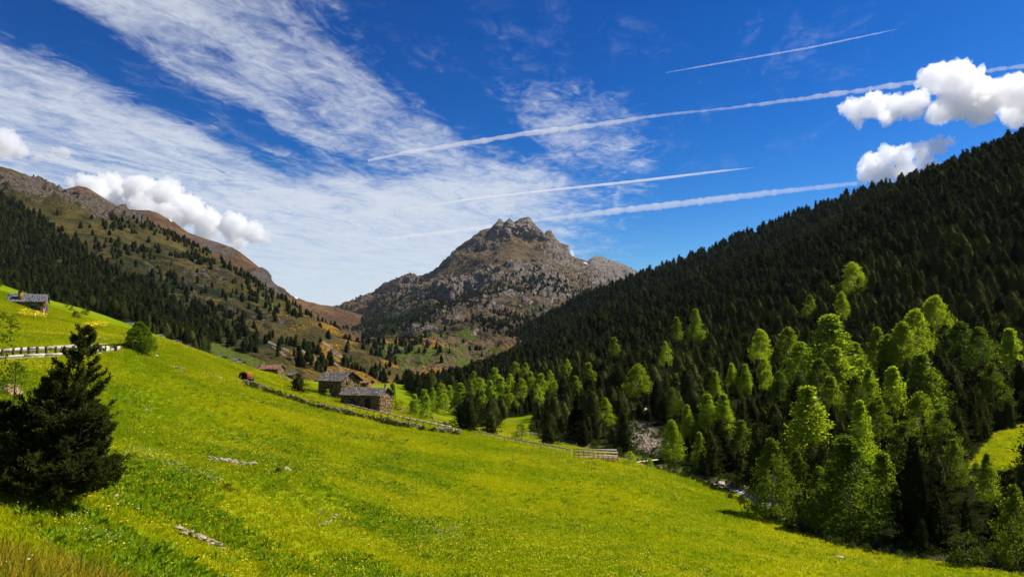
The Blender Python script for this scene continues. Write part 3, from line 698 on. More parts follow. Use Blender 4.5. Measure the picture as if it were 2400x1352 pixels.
def make_stuff(name, pts, scale, rotz, idx, protos, label=None, cat=None):
    """one object: many small plants instanced on points"""
    me = bpy.data.meshes.new(name); pts = np.asarray(pts, np.float32)
    me.vertices.add(len(pts)); me.vertices.foreach_set('co', pts.ravel())
    for nm, typ, val in (('sc', 'FLOAT', scale), ('rz', 'FLOAT', rotz), ('ix', 'INT', idx)):
        a = me.attributes.new(nm, typ, 'POINT'); a.data.foreach_set('value', np.asarray(val, np.float32 if typ == 'FLOAT' else np.int32))
    o = obj(name, me, kind='stuff')
    if label: o['label'] = label; o['category'] = cat
    ng = bpy.data.node_groups.new(name + '_scatter', 'GeometryNodeTree')
    ng.interface.new_socket('Geometry', in_out='INPUT', socket_type='NodeSocketGeometry')
    ng.interface.new_socket('Geometry', in_out='OUTPUT', socket_type='NodeSocketGeometry')
    N = ng.nodes; L = ng.links
    gi = N.new('NodeGroupInput'); go = N.new('NodeGroupOutput'); jn = N.new('GeometryNodeJoinGeometry')
    def na(nm, typ):
        a = N.new('GeometryNodeInputNamedAttribute'); a.data_type = typ; a.inputs[0].default_value = nm; return a.outputs[0]
    sc_, rz_, ix_ = na('sc', 'FLOAT'), na('rz', 'FLOAT'), na('ix', 'INT')
    cx = N.new('ShaderNodeCombineXYZ'); L.new(rz_, cx.inputs[2])
    for i, pm in enumerate(protos):
        po = bpy.data.objects.new(name + '_kind', pm)               # source mesh, not placed in the scene
        oi = N.new('GeometryNodeObjectInfo'); oi.inputs['Object'].default_value = po; oi.inputs['As Instance'].default_value = True
        cmp_ = N.new('FunctionNodeCompare'); cmp_.data_type = 'INT'; cmp_.operation = 'EQUAL'
        ins = [s for s in cmp_.inputs if s.type == 'INT']; L.new(ix_, ins[0]); ins[1].default_value = i
        ip = N.new('GeometryNodeInstanceOnPoints')
        L.new(gi.outputs[0], ip.inputs['Points']); L.new(cmp_.outputs[0], ip.inputs['Selection']); L.new(oi.outputs['Geometry'], ip.inputs['Instance'])
        L.new(cx.outputs[0], ip.inputs['Rotation']); L.new(sc_, ip.inputs['Scale']); L.new(ip.outputs[0], jn.inputs[0])
    L.new(jn.outputs[0], go.inputs[0])
    md = o.modifiers.new('scatter', 'NODES'); md.node_group = ng
    return o
def place(name, label, cat, group, loc, h, crown, trunk, rz=None, wide=1.0):
    e = thing(name, label, cat, loc, random.uniform(0, 6.28) if rz is None else rz, group)
    e.scale = (h * wide, h * wide, h)
    obj('trunk', trunk, e); obj('crown', crown, e); return e

# ------------------------------------------------------------------ conifers: candidates on the right slope
def jitter_grid(x0, x1, y0, y1, s):
    gx, gy = np.meshgrid(np.arange(x0, x1, s), np.arange(y0, y1, s)); gx = gx + rng.uniform(-.5, .5, gx.shape) * s; gy = gy + rng.uniform(-.5, .5, gy.shape) * s
    return gx.ravel(), gy.ravel()
gx, gy = jitter_grid(-110, 640, 62, 800, 6.8)
keep = (gx > stream_x(gy) + np.where(gy < 170, 3.5, 6)) & (np.abs(np.arctan2(gx, gy)) < R(46))
gx, gy = gx[keep], gy[keep]
g2x, g2y = jitter_grid(-40, 190, 66, 215, 4.4); k2 = (g2x > stream_x(g2y) + 3.2) & (np.abs(np.arctan2(g2x, g2y)) < R(46)) & (rng.uniform(size=len(g2x)) < .75)
gx, gy = np.concatenate([gx[gy >= 215], g2x[k2]]), np.concatenate([gy[gy >= 215], g2y[k2]])
keep = ~(in_poly(gx, gy, GLADE) | in_poly(gx, gy, GLADE2)); gx, gy = gx[keep], gy[keep]
keep = np.hypot((gx - scree_c[0]) / 6.0, (gy - scree_c[1]) / 24.0) > 1; gx, gy = gx[keep], gy[keep]
clear = fbm2(gx, gy, 55, 3, .5, 8) * smooth01(np.hypot(gx, gy), 400, 200)
keep = clear < .38; gx, gy = gx[keep], gy[keep]
gz = H(gx, gy)
rd = np.hypot(gx, gy)
hh = rng.uniform(6.0, 13.5, len(gx)) * np.where(rng.uniform(size=len(gx)) < .12, 1.2, 1.0) * np.where(rng.uniform(size=len(gx)) < .2, .65, 1.0)
hh *= .92 - .22 * smooth01(rd, 300, 700)
right = np.stack([gx, gy, gz, hh], 1)
# broadleaf trees one can point at: (crown top x, crown top y, crown width in px, total height in px, kind, label)
BIRCHES = [
 (1812,1030,110,190,1,'olive birch at the stream edge, leftmost of the stream-side clump'),(1872,1058,90,165,3,'rounded birch crowding the middle of the stream-side clump'),(1925,1095,80,140,1,'low leafy birch on the right of the stream-side clump'),
 (1990,1022,140,245,0,'tall dark-hearted birch standing over the white water of the stream'),(1900,905,120,200,2,'pointed bright green birch rising alone above the stream-side clump'),
 (2020,938,70,150,0,'slim yellow-green birch with pale forked trunk'),(1950,735,150,210,0,'largest bright birch, top of the lit stand on the right slope'),(1880,800,100,130,3,'broad bright birch leaning left of the largest lit birch'),
 (1962,812,80,140,2,'narrow birch in front of the largest lit birch'),(2040,862,60,110,1,'small birch between the narrow birch and the twin crowns'),(2098,858,80,150,0,'left one of the twin birch crowns on the right slope'),
 (2165,828,95,160,2,'right and taller one of the twin birch crowns'),(2060,765,70,110,1,'yellow-green birch at the left end of the upper lit row'),(2120,752,80,120,3,'yellow-green birch at the right end of the upper lit row'),
 (2195,690,85,110,3,'pale yellow birch highest in the lit stand'),(2255,752,100,120,1,'shaded olive birch right of the lit stand'),(2160,918,95,130,3,'round sunlit birch below the twin crowns'),
 (2372,768,70,150,2,'green birch at the right edge of the picture'),(1660,922,60,110,2,'left one of two golden birches above the stream'),(1698,922,55,110,2,'right one of two golden birches above the stream'),
 (1577,984,66,98,1,'round-crowned birch with bare pale trunk beside the stream bend'),(1640,1012,36,78,2,'slim young birch right of the round-crowned one'),(1676,868,38,80,2,'thin bright birch left of the pair of small ones'),
 (1716,850,34,75,2,'left one of a pair of small bright birches'),(1748,852,34,75,2,'right one of a pair of small bright birches'),(1792,838,55,80,1,'bushy bright birch right of the small pair'),
 (1785,770,62,90,3,'birch alone among pines on the middle slope'),(1632,722,38,85,2,'slender glowing birch high among the pines'),(1586,742,30,60,2,'tiny bright birch left of the slender glowing one'),
 (1496,852,70,85,3,'flat-topped bright birch on the lower slope'),(2140,1030,55,130,2,'birch rising behind dark pines at lower right'),(2240,1030,60,110,1,'half-hidden birch at lower right near the glade'),
 (2318,1062,55,120,1,'birch below the sunlit glade'),(2000,612,70,90,3,'birch in the upper forest, lone light crown'),(1975,682,45,70,1,'small light crown below the upper lone birch'),
 (1575,908,46,80,1,'dull green birch above the scree'),(1612,948,46,90,1,'round birch right of the scree'),(1420,932,44,70,3,'light birch left of the scree'),(1222,990,44,44,3,'low golden bush-like birch by the valley path'),
 (2085,782,60,90,1,'bright birch in the middle of the lit upper row'),(2010,880,60,110,1,'birch squeezed left of the twin crowns'),(2330,850,70,120,1,'shadowed birch above the glade'),(2385,1140,90,190,1,'dark green birch at the lower right edge'),
 (1440,790,30,50,2,'small light tree in mid-slope pines'),(1560,800,34,60,1,'small light tree above the flat-topped birch'),(1900,690,40,60,1,'small light tree upper slope above the largest birch')]
for i, (px, py) in enumerate([(1290,868),(1268,876),(1244,870),(1222,884),(1196,876),(1174,884),(1150,890),(1126,884),(1102,890),(1078,898),(1054,902),(1034,896),(1014,908),(994,912),(972,922),(1208,846),(1232,850),(1160,862),(1110,870),(1300,890),(1260,900),(1190,905),(1130,912),(1085,918),(1330,842),(1380,850),(1350,880),(1040,920),(1000,926)]):
    BIRCHES.append((px, py, 30 + (i * 7) % 14, 46 + (i * 5) % 16, (1, 2, 0, 3)[i % 4], None))
FILL = [(1830,870),(1860,930),(1950,880),(1990,950),(2060,930),(2090,965),(2125,990),(2040,1000),(2200,870),(2230,830),(2005,800),(2030,725),(2150,722),(1760,930),(1740,985),(2270,820),(2300,765),(1950,1000),(2075,1060),(1690,850),(1850,765),(1832,822),(2210,960),(1770,870),(1925,840)]
for i, (px, py) in enumerate(FILL[::2]): BIRCHES.append((px, py, 62 + (i * 11) % 34, 100 + (i * 13) % 40, (1, 0, 3, 1)[i % 4], 'fill'))
birch_pts = []
for (px, py, wpx, hpx, kd, lab) in BIRCHES:
    g = on(px, py + hpx, ('near',))
    if g is None: continue
    d = g.y; h = hpx / F * d * 1.02
    birch_pts.append((g.x, g.y, g.z, h, wpx, kd, lab, px, py))
# no pine may stand in or right in front of a birch crown
bp = np.array([(b[0], b[1]) for b in birch_pts])
ok = np.ones(len(right), bool)
tpx, tpy, tdep = proj(right[:, :3] + np.stack([hh * 0, hh * 0, hh], 1)); bpx, bpy_, _ = proj(right[:, :3])
for b in birch_pts:
    near = np.hypot(right[:, 0] - b[0], right[:, 1] - b[1]) < 3.2
    infront = (right[:, 1] < b[1]) & (np.abs(tpx - b[7]) < b[4] * .55) & (tpy < b[8] + (30 if b[6] is None else 75) * .9) & (right[:, 1] > b[1] - 160)
    ok &= ~(near | infront)
# keep the stream, path clearing, scree, glade and bridge open to view
for (x0, x1, y0, y1, dm) in [(1560, 1800, 1090, 1185, 150), (1900, 1965, 1235, 1275, 112), (1478, 1530, 965, 1060, 205), (2290, 2400, 985, 1070, 150), (1110, 1240, 950, 1010, 235), (1700, 1800, 1080, 1165, 140), (1480, 1640, 1060, 1110, 170)]:
    ok &= ~((tpx > x0 - 14) & (tpx < x1 + 14) & (tpy < y1) & (bpy_ > y0) & (right[:, 1] < dm))
right = right[ok]
# dark pines in the photograph that stand apart
LONE = [(1095, 925, 75, 84, 'broad dark pine at the lower end of the stone wall'), (1150, 960, 40, 60, 'dark pine just right of the broad one at the wall end'), (1285, 992, 44, 52, 'light green young conifer behind the rail fence'),
        (698, 880, 42, 42, 'dark conifer standing alone left of the upper stone house'), (1690, 990, 80, 115, 'dark pine at the stream bend, right of the slim young birch'), (2150, 1040, 100, 235, 'tall black-green pine in the lower right thicket'),
        (1780, 1000, 80, 150, 'shaded pine left behind the stream-side birches')]
lone_pts = []
for (px, py, wpx, hpx, lab) in LONE:
    g = on(px, py + hpx, ('near',)); lone_pts.append((g.x, g.y, g.z, hpx / F * g.y * 1.03, wpx, lab))
# ------------------------------------------------------------------ conifers on the left mountainside, the far ridge and the peak
def surf_points(name, n, fn, seed):
    """random points on a lofted mountain, kept where fn(px, py, V) > random"""
    V, px, py, at = SURF[name]; r = np.random.default_rng(seed)
    c = np.linalg.norm(np.cross(V[1:, :-1] - V[:-1, :-1], V[:-1, 1:] - V[:-1, :-1]), axis=-1); prob = c.ravel() / c.sum()
    i = r.choice(len(prob), n, p=prob); a, b = np.divmod(i, c.shape[1]); f, g = r.uniform(size=(2, n, 1))
    p = V[a, b] * (1 - f) * (1 - g) + V[a + 1, b] * f * (1 - g) + V[a, b + 1] * (1 - f) * g + V[a + 1, b + 1] * f * g
    x, y, _ = proj(p); k = fn(x, y, p) > r.uniform(size=n); k &= (x > -250) & (x < 2650)
    return p[k]
def dens_left(x, y, p):
    d = np.where(in_poly(x, y, FOREST_L), 1.0, 0)
    nz = fbm(p, 120, 4, .55)
    sc = smooth01(nz, -.1, .3) * .55 * smooth01(x, 150, 300) * smooth01(y, 480, 560) + .04
    sc = np.where(x > 600, sc * .35 + .02, sc); d = np.maximum(d, sc)
    return np.where(in_poly(x, y, FIELD_L), 0.0, d) * np.where(y < np.interp(x, [0, 250, 450], [440, 505, 560]) - 4, .25, 1)
lp = surf_points('left_mountainside', 42000, dens_left, 5)
lh = np.random.default_rng(6).uniform(5.0, 10.5, len(lp)); left = np.concatenate([lp, lh[:, None]], 1)
left = left[left[:, 2] > H(left[:, 0], left[:, 1]) - 3]
allc = np.concatenate([right, left]); is_left = np.arange(len(allc)) >= len(right)
# which ones show largest: paint crowns near to far on a small buffer
def visible_area(T):
    W_, H_ = 800, 451; buf = np.zeros((H_, W_), bool); s = 1 / 3
    tx, ty, td = proj(T[:, :3] + np.stack([T[:, 3] * 0, T[:, 3] * 0, T[:, 3]], 1)); bx, by, bd = proj(T[:, :3]); out = np.zeros(len(T))
    for i in np.argsort(bd):
        hpx = (by[i] - ty[i]) * s; wpx = hpx * .38
        x0, x1, y0, y1 = int(bx[i] * s - wpx / 2), int(bx[i] * s + wpx / 2) + 1, int(ty[i] * s + hpx * .1), int(by[i] * s - hpx * .05) + 1
        x0, y0 = max(x0, 0), max(y0, 0); x1, y1 = min(x1, W_), min(y1, H_)
        if x1 <= x0 or y1 <= y0: continue
        b = buf[y0:y1, x0:x1]; out[i] = (~b).sum(); b[:] = True
    return out
vis = visible_area(allc)
# ground hides some: keep only those whose tops are not behind the near terrain
order = np.argsort(-vis); chosen = []
for i in order:
    if len(chosen) >= 285 or vis[i] <= 0: break
    top = Vector(allc[i, :3]) + Vector((0, 0, allc[i, 3] * .75)); d = top - EYE; L = d.length; hit = BV['near'].ray_cast(EYE, d.normalized(), L - 2)
    if hit[0] is None: chosen.append(i)
chosen_set = np.zeros(len(allc), bool); chosen_set[chosen] = True
# a pine next to a birch that can be singled out is named by that birch
cpx, cpy, _ = proj(allc[chosen, :3] + np.stack([allc[chosen, 3] * 0, allc[chosen, 3] * 0, allc[chosen, 3] * .6], 1)); own = {}
for b in birch_pts:
    if b[6] in (None, 'fill'): continue
    bx_, by_ = b[7], b[8] + b[4] * .5
    for rel, (ux, uy) in (('left of', (-1, 0)), ('right of', (1, 0)), ('above', (0, -1)), ('below', (0, 1))):
        dx, dy = cpx - bx_, cpy - by_; dist_ = np.hypot(dx, dy); okk = (dx * ux + dy * uy > dist_ * .75) & (dist_ < 150) & (cpx > 0) & (cpx < 2400)
        for k in np.argsort(np.where(okk, dist_, 1e9))[:4]:
            if okk[k] and chosen[k] not in own and not is_left[chosen[k]]: own[chosen[k]] = ' '.join((f'dark pine closest {rel} the ' + b[6].split(',')[0]).split()[:16]); break
for i in chosen:
    x, y, z, h = allc[i]; d = math.hypot(x, y); k = int(rng.integers(4))
    cr = PINE_HI[k] if d < 190 else PINE_MID[k]
    sxp = float(proj(allc[i, :3])[0])
    if is_left[i]: lab, grp = 'small dark pine in the dense forest covering the left mountainside', 'pines of the left mountainside forest'
    elif d < 150: lab, grp = 'tall dark pine in the shaded thicket along the near stream bank', 'pines of the stream bank thicket'
    elif d < 300: lab, grp = 'dark mountain pine on the lower part of the right slope', 'pines of the lower right slope'
    else: lab, grp = 'dark mountain pine in the dense forest high on the right slope', 'pines of the upper right slope'
    lab = own.get(i, lab)
    place('mountain_pine', lab, 'pine tree', grp, (x, y, z), h, cr, PINE_TRUNK[k % 2], wide=float(rng.uniform(.85, 1.2)))
rest = ~chosen_set
def stuff_trees(name, T, lab, seed):
    r = np.random.default_rng(seed); d = np.hypot(T[:, 0], T[:, 1]); ix = r.integers(0, 4, len(T)) + np.where(d < 460, 0, 4)
    make_stuff(name, T[:, :3], T[:, 3], r.uniform(0, 6.28, len(T)), ix, PINE_MID + PINE_LOW, lab, 'forest')
sxx, syy = jitter_grid(-110, 640, 150, 760, 6.0); ks = (sxx > stream_x(syy) + 8) & (np.abs(np.arctan2(sxx, syy)) < R(44)) & ~in_poly(sxx, syy, GLADE) & ~in_poly(sxx, syy, GLADE2) & (np.hypot((sxx - scree_c[0]) / 6.0, (syy - scree_c[1]) / 24.0) > 1)
sxx, syy = sxx[ks], syy[ks]; saplings = np.stack([sxx, syy, H(sxx, syy), rng.uniform(2.2, 5.0, len(sxx))], 1)      # young pines filling the gaps
stuff_trees('pine_forest', np.concatenate([allc[rest & ~is_left], saplings]), 'dense dark pine forest covering the steep right slope', 21)
stuff_trees('mountainside_forest', allc[rest & is_left], 'dark pine forest and scattered pines on the left mountainside', 22)
fr = surf_points('far_wooded_ridge', 5200, lambda x, y, p: np.ones(len(x)), 23)
stuff_trees('ridge_forest', np.concatenate([fr, np.random.default_rng(3).uniform(9, 14, (len(fr), 1))], 1), 'bluish pine forest on the far ridge behind the right slope', 24)
def dens_peak(x, y, p):
    nz = fbm(p, 260, 4, .55)
    bandm = smooth01(y - np.interp(x, [760, 1000, 1120, 1230, 1400], [770, 690, 700, 640, 700]), -45, 15) * smooth01(y, 860, 780)
    return np.clip(smooth01(nz, -.18, .22) * bandm * .9 * np.where(x < 1010, 1.0, .55) + .03 * smooth01(y, 600, 700), 0, 1)
pp = surf_points('central_mountain', 90000, dens_peak, 25)
stuff_trees('mountain_pine_scrub', np.concatenate([pp, np.random.default_rng(4).uniform(7, 13, (len(pp), 1))], 1), 'thin dark pine woodland on the flanks of the central peak', 26)
for (x, y, z, h, wpx, lab) in lone_pts:
    place('conifer', lab, 'conifer', None, (x, y, z - .1), h, PINE_HI[1] if wpx > 60 else PINE_HI[2], PINE_TRUNK[0], wide=wpx / F * y / (h * .46))
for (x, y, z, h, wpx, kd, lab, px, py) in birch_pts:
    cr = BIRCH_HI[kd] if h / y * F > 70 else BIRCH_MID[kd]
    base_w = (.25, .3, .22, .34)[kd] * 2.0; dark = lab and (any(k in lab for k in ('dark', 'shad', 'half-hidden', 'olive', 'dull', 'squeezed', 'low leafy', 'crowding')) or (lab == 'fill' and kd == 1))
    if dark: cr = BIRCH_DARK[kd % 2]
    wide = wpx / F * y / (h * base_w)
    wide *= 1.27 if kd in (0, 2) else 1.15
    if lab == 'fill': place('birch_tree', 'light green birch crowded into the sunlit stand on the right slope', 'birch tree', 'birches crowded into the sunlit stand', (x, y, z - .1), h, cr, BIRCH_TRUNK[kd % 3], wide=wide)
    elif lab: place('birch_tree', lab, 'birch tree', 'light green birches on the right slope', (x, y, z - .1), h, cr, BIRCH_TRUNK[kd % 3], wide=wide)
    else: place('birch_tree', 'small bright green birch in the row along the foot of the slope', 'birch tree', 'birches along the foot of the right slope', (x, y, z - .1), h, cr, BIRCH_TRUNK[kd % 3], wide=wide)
# ------------------------------------------------------------------ stream
def ribbon(pl, halfw, zoff, n=260, wob=0.0):
    s = np.concatenate([[0], np.cumsum(np.linalg.norm(np.diff(pl[:, :2], axis=0), axis=1))]); q = np.linspace(0, s[-1], n)
    c = np.stack([np.interp(q, s, pl[:, i]) for i in range(3)], 1)
    for _ in range(3): c[1:-1] = (c[:-2] + 2 * c[1:-1] + c[2:]) / 4
    tg = np.gradient(c[:, :2], axis=0); tg /= np.linalg.norm(tg, axis=1)[:, None]; nm = np.stack([-tg[:, 1], tg[:, 0]], 1)
    rows_ = []
    for k in np.linspace(-1, 1, 7):
        w_ = halfw * (1 + wob * np.sin(q * .31 + 3 * k)); rows_.append(np.concatenate([c[:, :2] + nm * (w_ * k)[:, None], c[:, 2:3] + zoff], 1))
    return np.array(rows_)
m, t = new_mat('rushing stream water')
pos = t.n('ShaderNodeNewGeometry').outputs['Position']
fo = t.sstep(t.noise(pos, .9, 6, .7, 1.5), .46, .62)
dk = bsdf(t, (.02, .03, .032), .12, .5, t.noise(pos, 2.2, 5, .6), .7, .15); wh = bsdf(t, (.72, .75, .8), .7, .2, t.noise(pos, 4, 5, .6), .6, .1)
mx = t.n('ShaderNodeMixShader'); t.l(fo, mx.inputs[0]); t.l(dk, mx.inputs[1]); t.l(wh, mx.inputs[2]); finish(t, mx.outputs[0]); M['water'] = m
rb = ribbon(STREAM[:12], 2.5, -.18, 320, .15)
rb[..., 2] += fbm(rb, 1.6, 3) * .10
obj('stream_water', mesh_from('stream_water', rb.reshape(-1, 3), grid_faces(7, 320), [M['water']], True), kind='structure')

# ------------------------------------------------------------------ stones
def stone_mesh(seed, n=1):
    r = np.random.default_rng(seed); bm = bmesh.new(); bmesh.ops.create_icosphere(bm, subdivisions=n, radius=.5)
    V = np.array([v.co for v in bm.verts]); bm.verts.index_update(); Fc = np.array([[v.index for v in f.verts] for f in bm.faces]); bm.free()
    for _ in range(7):                                              # chop flat facets
        nrm = r.normal(size=3); nrm /= np.linalg.norm(nrm); c = r.uniform(.22, .42); d = V @ nrm; V = V - np.outer(np.maximum(d - c, 0), nrm)
    return V * np.array((1.25, .95, .7)), Fc
STONES = [mesh_from(f'stone_{i}', *stone_mesh(200 + i, 2 if i < 3 else 1), [M['stone']]) for i in range(8)]
def rot_random(): return (random.uniform(-.3, .3), random.uniform(-.3, .3), random.uniform(0, 6.28))
def stone_group(name, label, cat, pts, sizes, centre):
    e = thing(name, label, cat, centre)
    for i, (p, s) in enumerate(zip(pts, sizes)):
        o = obj('stone', STONES[i % 8], e, (p[0] - centre[0], p[1] - centre[1], p[2] - centre[2])); o.rotation_euler = rot_random()
        o.scale = (s * random.uniform(.8, 1.3), s * random.uniform(.8, 1.2), s * random.uniform(.7, 1.1))
    return e
def line_stones(name, label, poly, n, size, spread, up=0.0, cat='stones'):
    g = [np.array(on(*p)) for p in poly]; pts, sz = [], []
    for i in range(n):
        t_ = random.random() * (len(g) - 1); k = int(t_); f = t_ - k; p = g[k] * (1 - f) + g[min(k + 1, len(g) - 1)] * f
        x, y = p[0] + random.gauss(0, spread), p[1] + random.gauss(0, spread); s = size * random.uniform(.55, 1.35)
        pts.append((x, y, hz(x, y) + s * .06 + random.random() * up)); sz.append(s)
    return stone_group(name, label, cat, pts, sz, tuple(np.mean(np.array(g), 0)))
line_stones('stone_pile', 'heap of pale loose stones lying in the middle of the meadow', [(505, 1082), (540, 1085), (585, 1092)], 90, .34, .38, .22, 'stone pile')
line_stones('rubble_wall', 'short broken line of stones low on the near slope', [(422, 1250), (445, 1258), (480, 1272), (515, 1284)], 42, .34, .14, .25, 'stone wall')
line_stones('rubble_wall', 'broken line of stones beside the dark foreground pine', [(262, 1170), (290, 1185), (308, 1195)], 16, .30, .12, .15, 'stone wall')
line_stones('loose_stones', 'scattered flat stones in the leafy hollow of the meadow', [(735, 1250), (765, 1215), (775, 1205), (760, 1235)], 16, .36, .35, 0)
line_stones('loose_stones', 'thin row of small stones above the leafy hollow', [(785, 1193), (850, 1197), (900, 1207), (990, 1215), (1060, 1232)], 22, .28, .3, 0)
line_stones('loose_stones', 'two or three pale stones on the upper meadow', [(338, 960), (365, 962)], 5, .4, .2, 0)
line_stones('rubble_wall', 'small heap of stones at the foot of the thin pole', [(486, 881), (505, 884), (522, 888)], 18, .5, .25, .2, 'stone wall')
line_stones('loose_stones', 'stones at the upper end of the long dry stone wall', [(548, 893), (562, 895), (570, 900)], 16, .45, .35, .15)
def boulder(px, py, wpx, label, sq=.6, seed=0):
    g = on(px, py); s = wpx / F * g.y; V, Fc = stone_mesh(300 + seed, 3); V = V * s * np.array((.95, .95, sq * 1.4))
    V = V * (1 + .12 * fbm(V + 5 * seed, s * .4, 3))[:, None]
    o = obj('boulder', mesh_from('boulder', V, Fc, [M['stone']]), None, (g.x, g.y, g.z + s * .12)); o['label'] = label; o['category'] = 'boulder'; o.rotation_euler = (0, 0, seed)
boulder(672, 1104, 26, 'single dark boulder right of the stone heap', .6, 1); boulder(628, 1110, 10, 'small stone between the heap and the dark boulder', .5, 2)
boulder(1692, 1138, 28, 'pale boulder on the bank where the stream appears', .55, 3); boulder(1966, 1308, 24, 'flat pale stone at the lower edge of the meadow', .35, 4)
boulder(24, 925, 56, 'weathered brown boulder half hidden behind the foreground pine', .7, 5); boulder(367, 836, 11, 'small white rock on the grass below the round tree', .6, 6)
boulder(1500, 965, 44, 'slanting slab at the top of the scree', .3, 7)
bpy.data.objects[[o.name for o in bpy.data.objects if o.get('label') == 'small white rock on the grass below the round tree'][0]].data.materials[0] = M['white']
for o in bpy.data.objects:
    if o.get('label', '').startswith('weathered brown boulder'): o.data.materials[0] = M['stone_warm']
# scree on the right bank
sp = np.stack([rng.normal(scree_c[0], 2.2, 1500), rng.normal(scree_c[1], 10, 1500)], 1)
make_stuff('scree', np.concatenate([sp, H(sp[:, 0], sp[:, 1])[:, None] + .05], 1), rng.uniform(.2, .75, 1500), rng.uniform(0, 6.28, 1500), rng.integers(0, 8, 1500), STONES, 'slope of pale broken rock between the dark pines', 'scree')
# stones along the stream
q = rng.integers(0, 320, 420); side = rng.choice([-1, 1], 420); i7 = np.where(side < 0, 0, 6)
bs = rb[i7, q, :2] + rng.normal(0, .7, (420, 2)); nearm = bs[:, 1] < 240; bs = bs[nearm]; n_ = len(bs)
make_stuff('stream_stones', np.concatenate([bs, H(bs[:, 0], bs[:, 1])[:, None]], 1), rng.uniform(.2, .8, n_), rng.uniform(0, 6.28, n_), rng.integers(0, 8, n_), STONES, 'wet stones lining the stream', 'stones')

# ------------------------------------------------------------------ long dry stone wall below the path
def dry_wall(label, poly, hgt, size, n_per_m):
    g = [np.array(on(*p)) for p in poly]; g = np.array(g); e = thing('dry_stone_wall', label, 'stone wall', tuple(g[len(g) // 2]))
    s = np.concatenate([[0], np.cumsum(np.linalg.norm(np.diff(g[:, :2], axis=0), axis=1))]); mb = MB(); c0 = g[len(g) // 2]
    r = np.random.default_rng(len(poly)); L = s[-1]; qq = np.arange(0, L, size * .62)
    base_x, base_y = np.interp(qq, s, g[:, 0]), np.interp(qq, s, g[:, 1]); bzz = H(base_x, base_y)
    hm = .22 + .78 * smooth01(fbm2(qq, qq * 0, 6, 3, .6, 4), -.25, .2)
    for i in range(len(qq)):
        z = -.15
        while z < hgt * hm[i]:
            V, Fc = _st[r.integers(6)]; sc = size * r.uniform(.7, 1.35); a = r.uniform(0, 6.28); ca, sa = math.cos(a), math.sin(a)
            W_ = V * sc @ np.array([[ca, sa, 0], [-sa, ca, 0], [0, 0, 1]])
            mb.add(W_ + np.array((base_x[i] + r.normal(0, .12), base_y[i] + r.normal(0, .12), bzz[i] + z + sc * .25)) - c0, None, Fc); z += sc * .55
    mb.build('stones', M['stone'], e, kind='stuff'); return e
_st = [stone_mesh(400 + i, 1) for i in range(6)]
dry_wall('long dry stone wall running below the two stone houses', [(572, 899), (600, 908), (640, 922), (700, 940), (760, 958), (830, 972), (900, 989), (960, 1002), (1020, 1010), (1078, 1016)], .95, .42, 3)
dry_wall('low tumbled stone wall beyond the lower house', [(925, 962), (965, 968), (1010, 982), (1045, 996)], .6, .4, 3)
dry_wall('short stone wall under the red-roofed barn', [(655, 886), (690, 898), (710, 905)], .6, .45, 3)
dry_wall('mossy wall fragment on the upper meadow', [(405, 862), (425, 868)], .35, .4, 3)

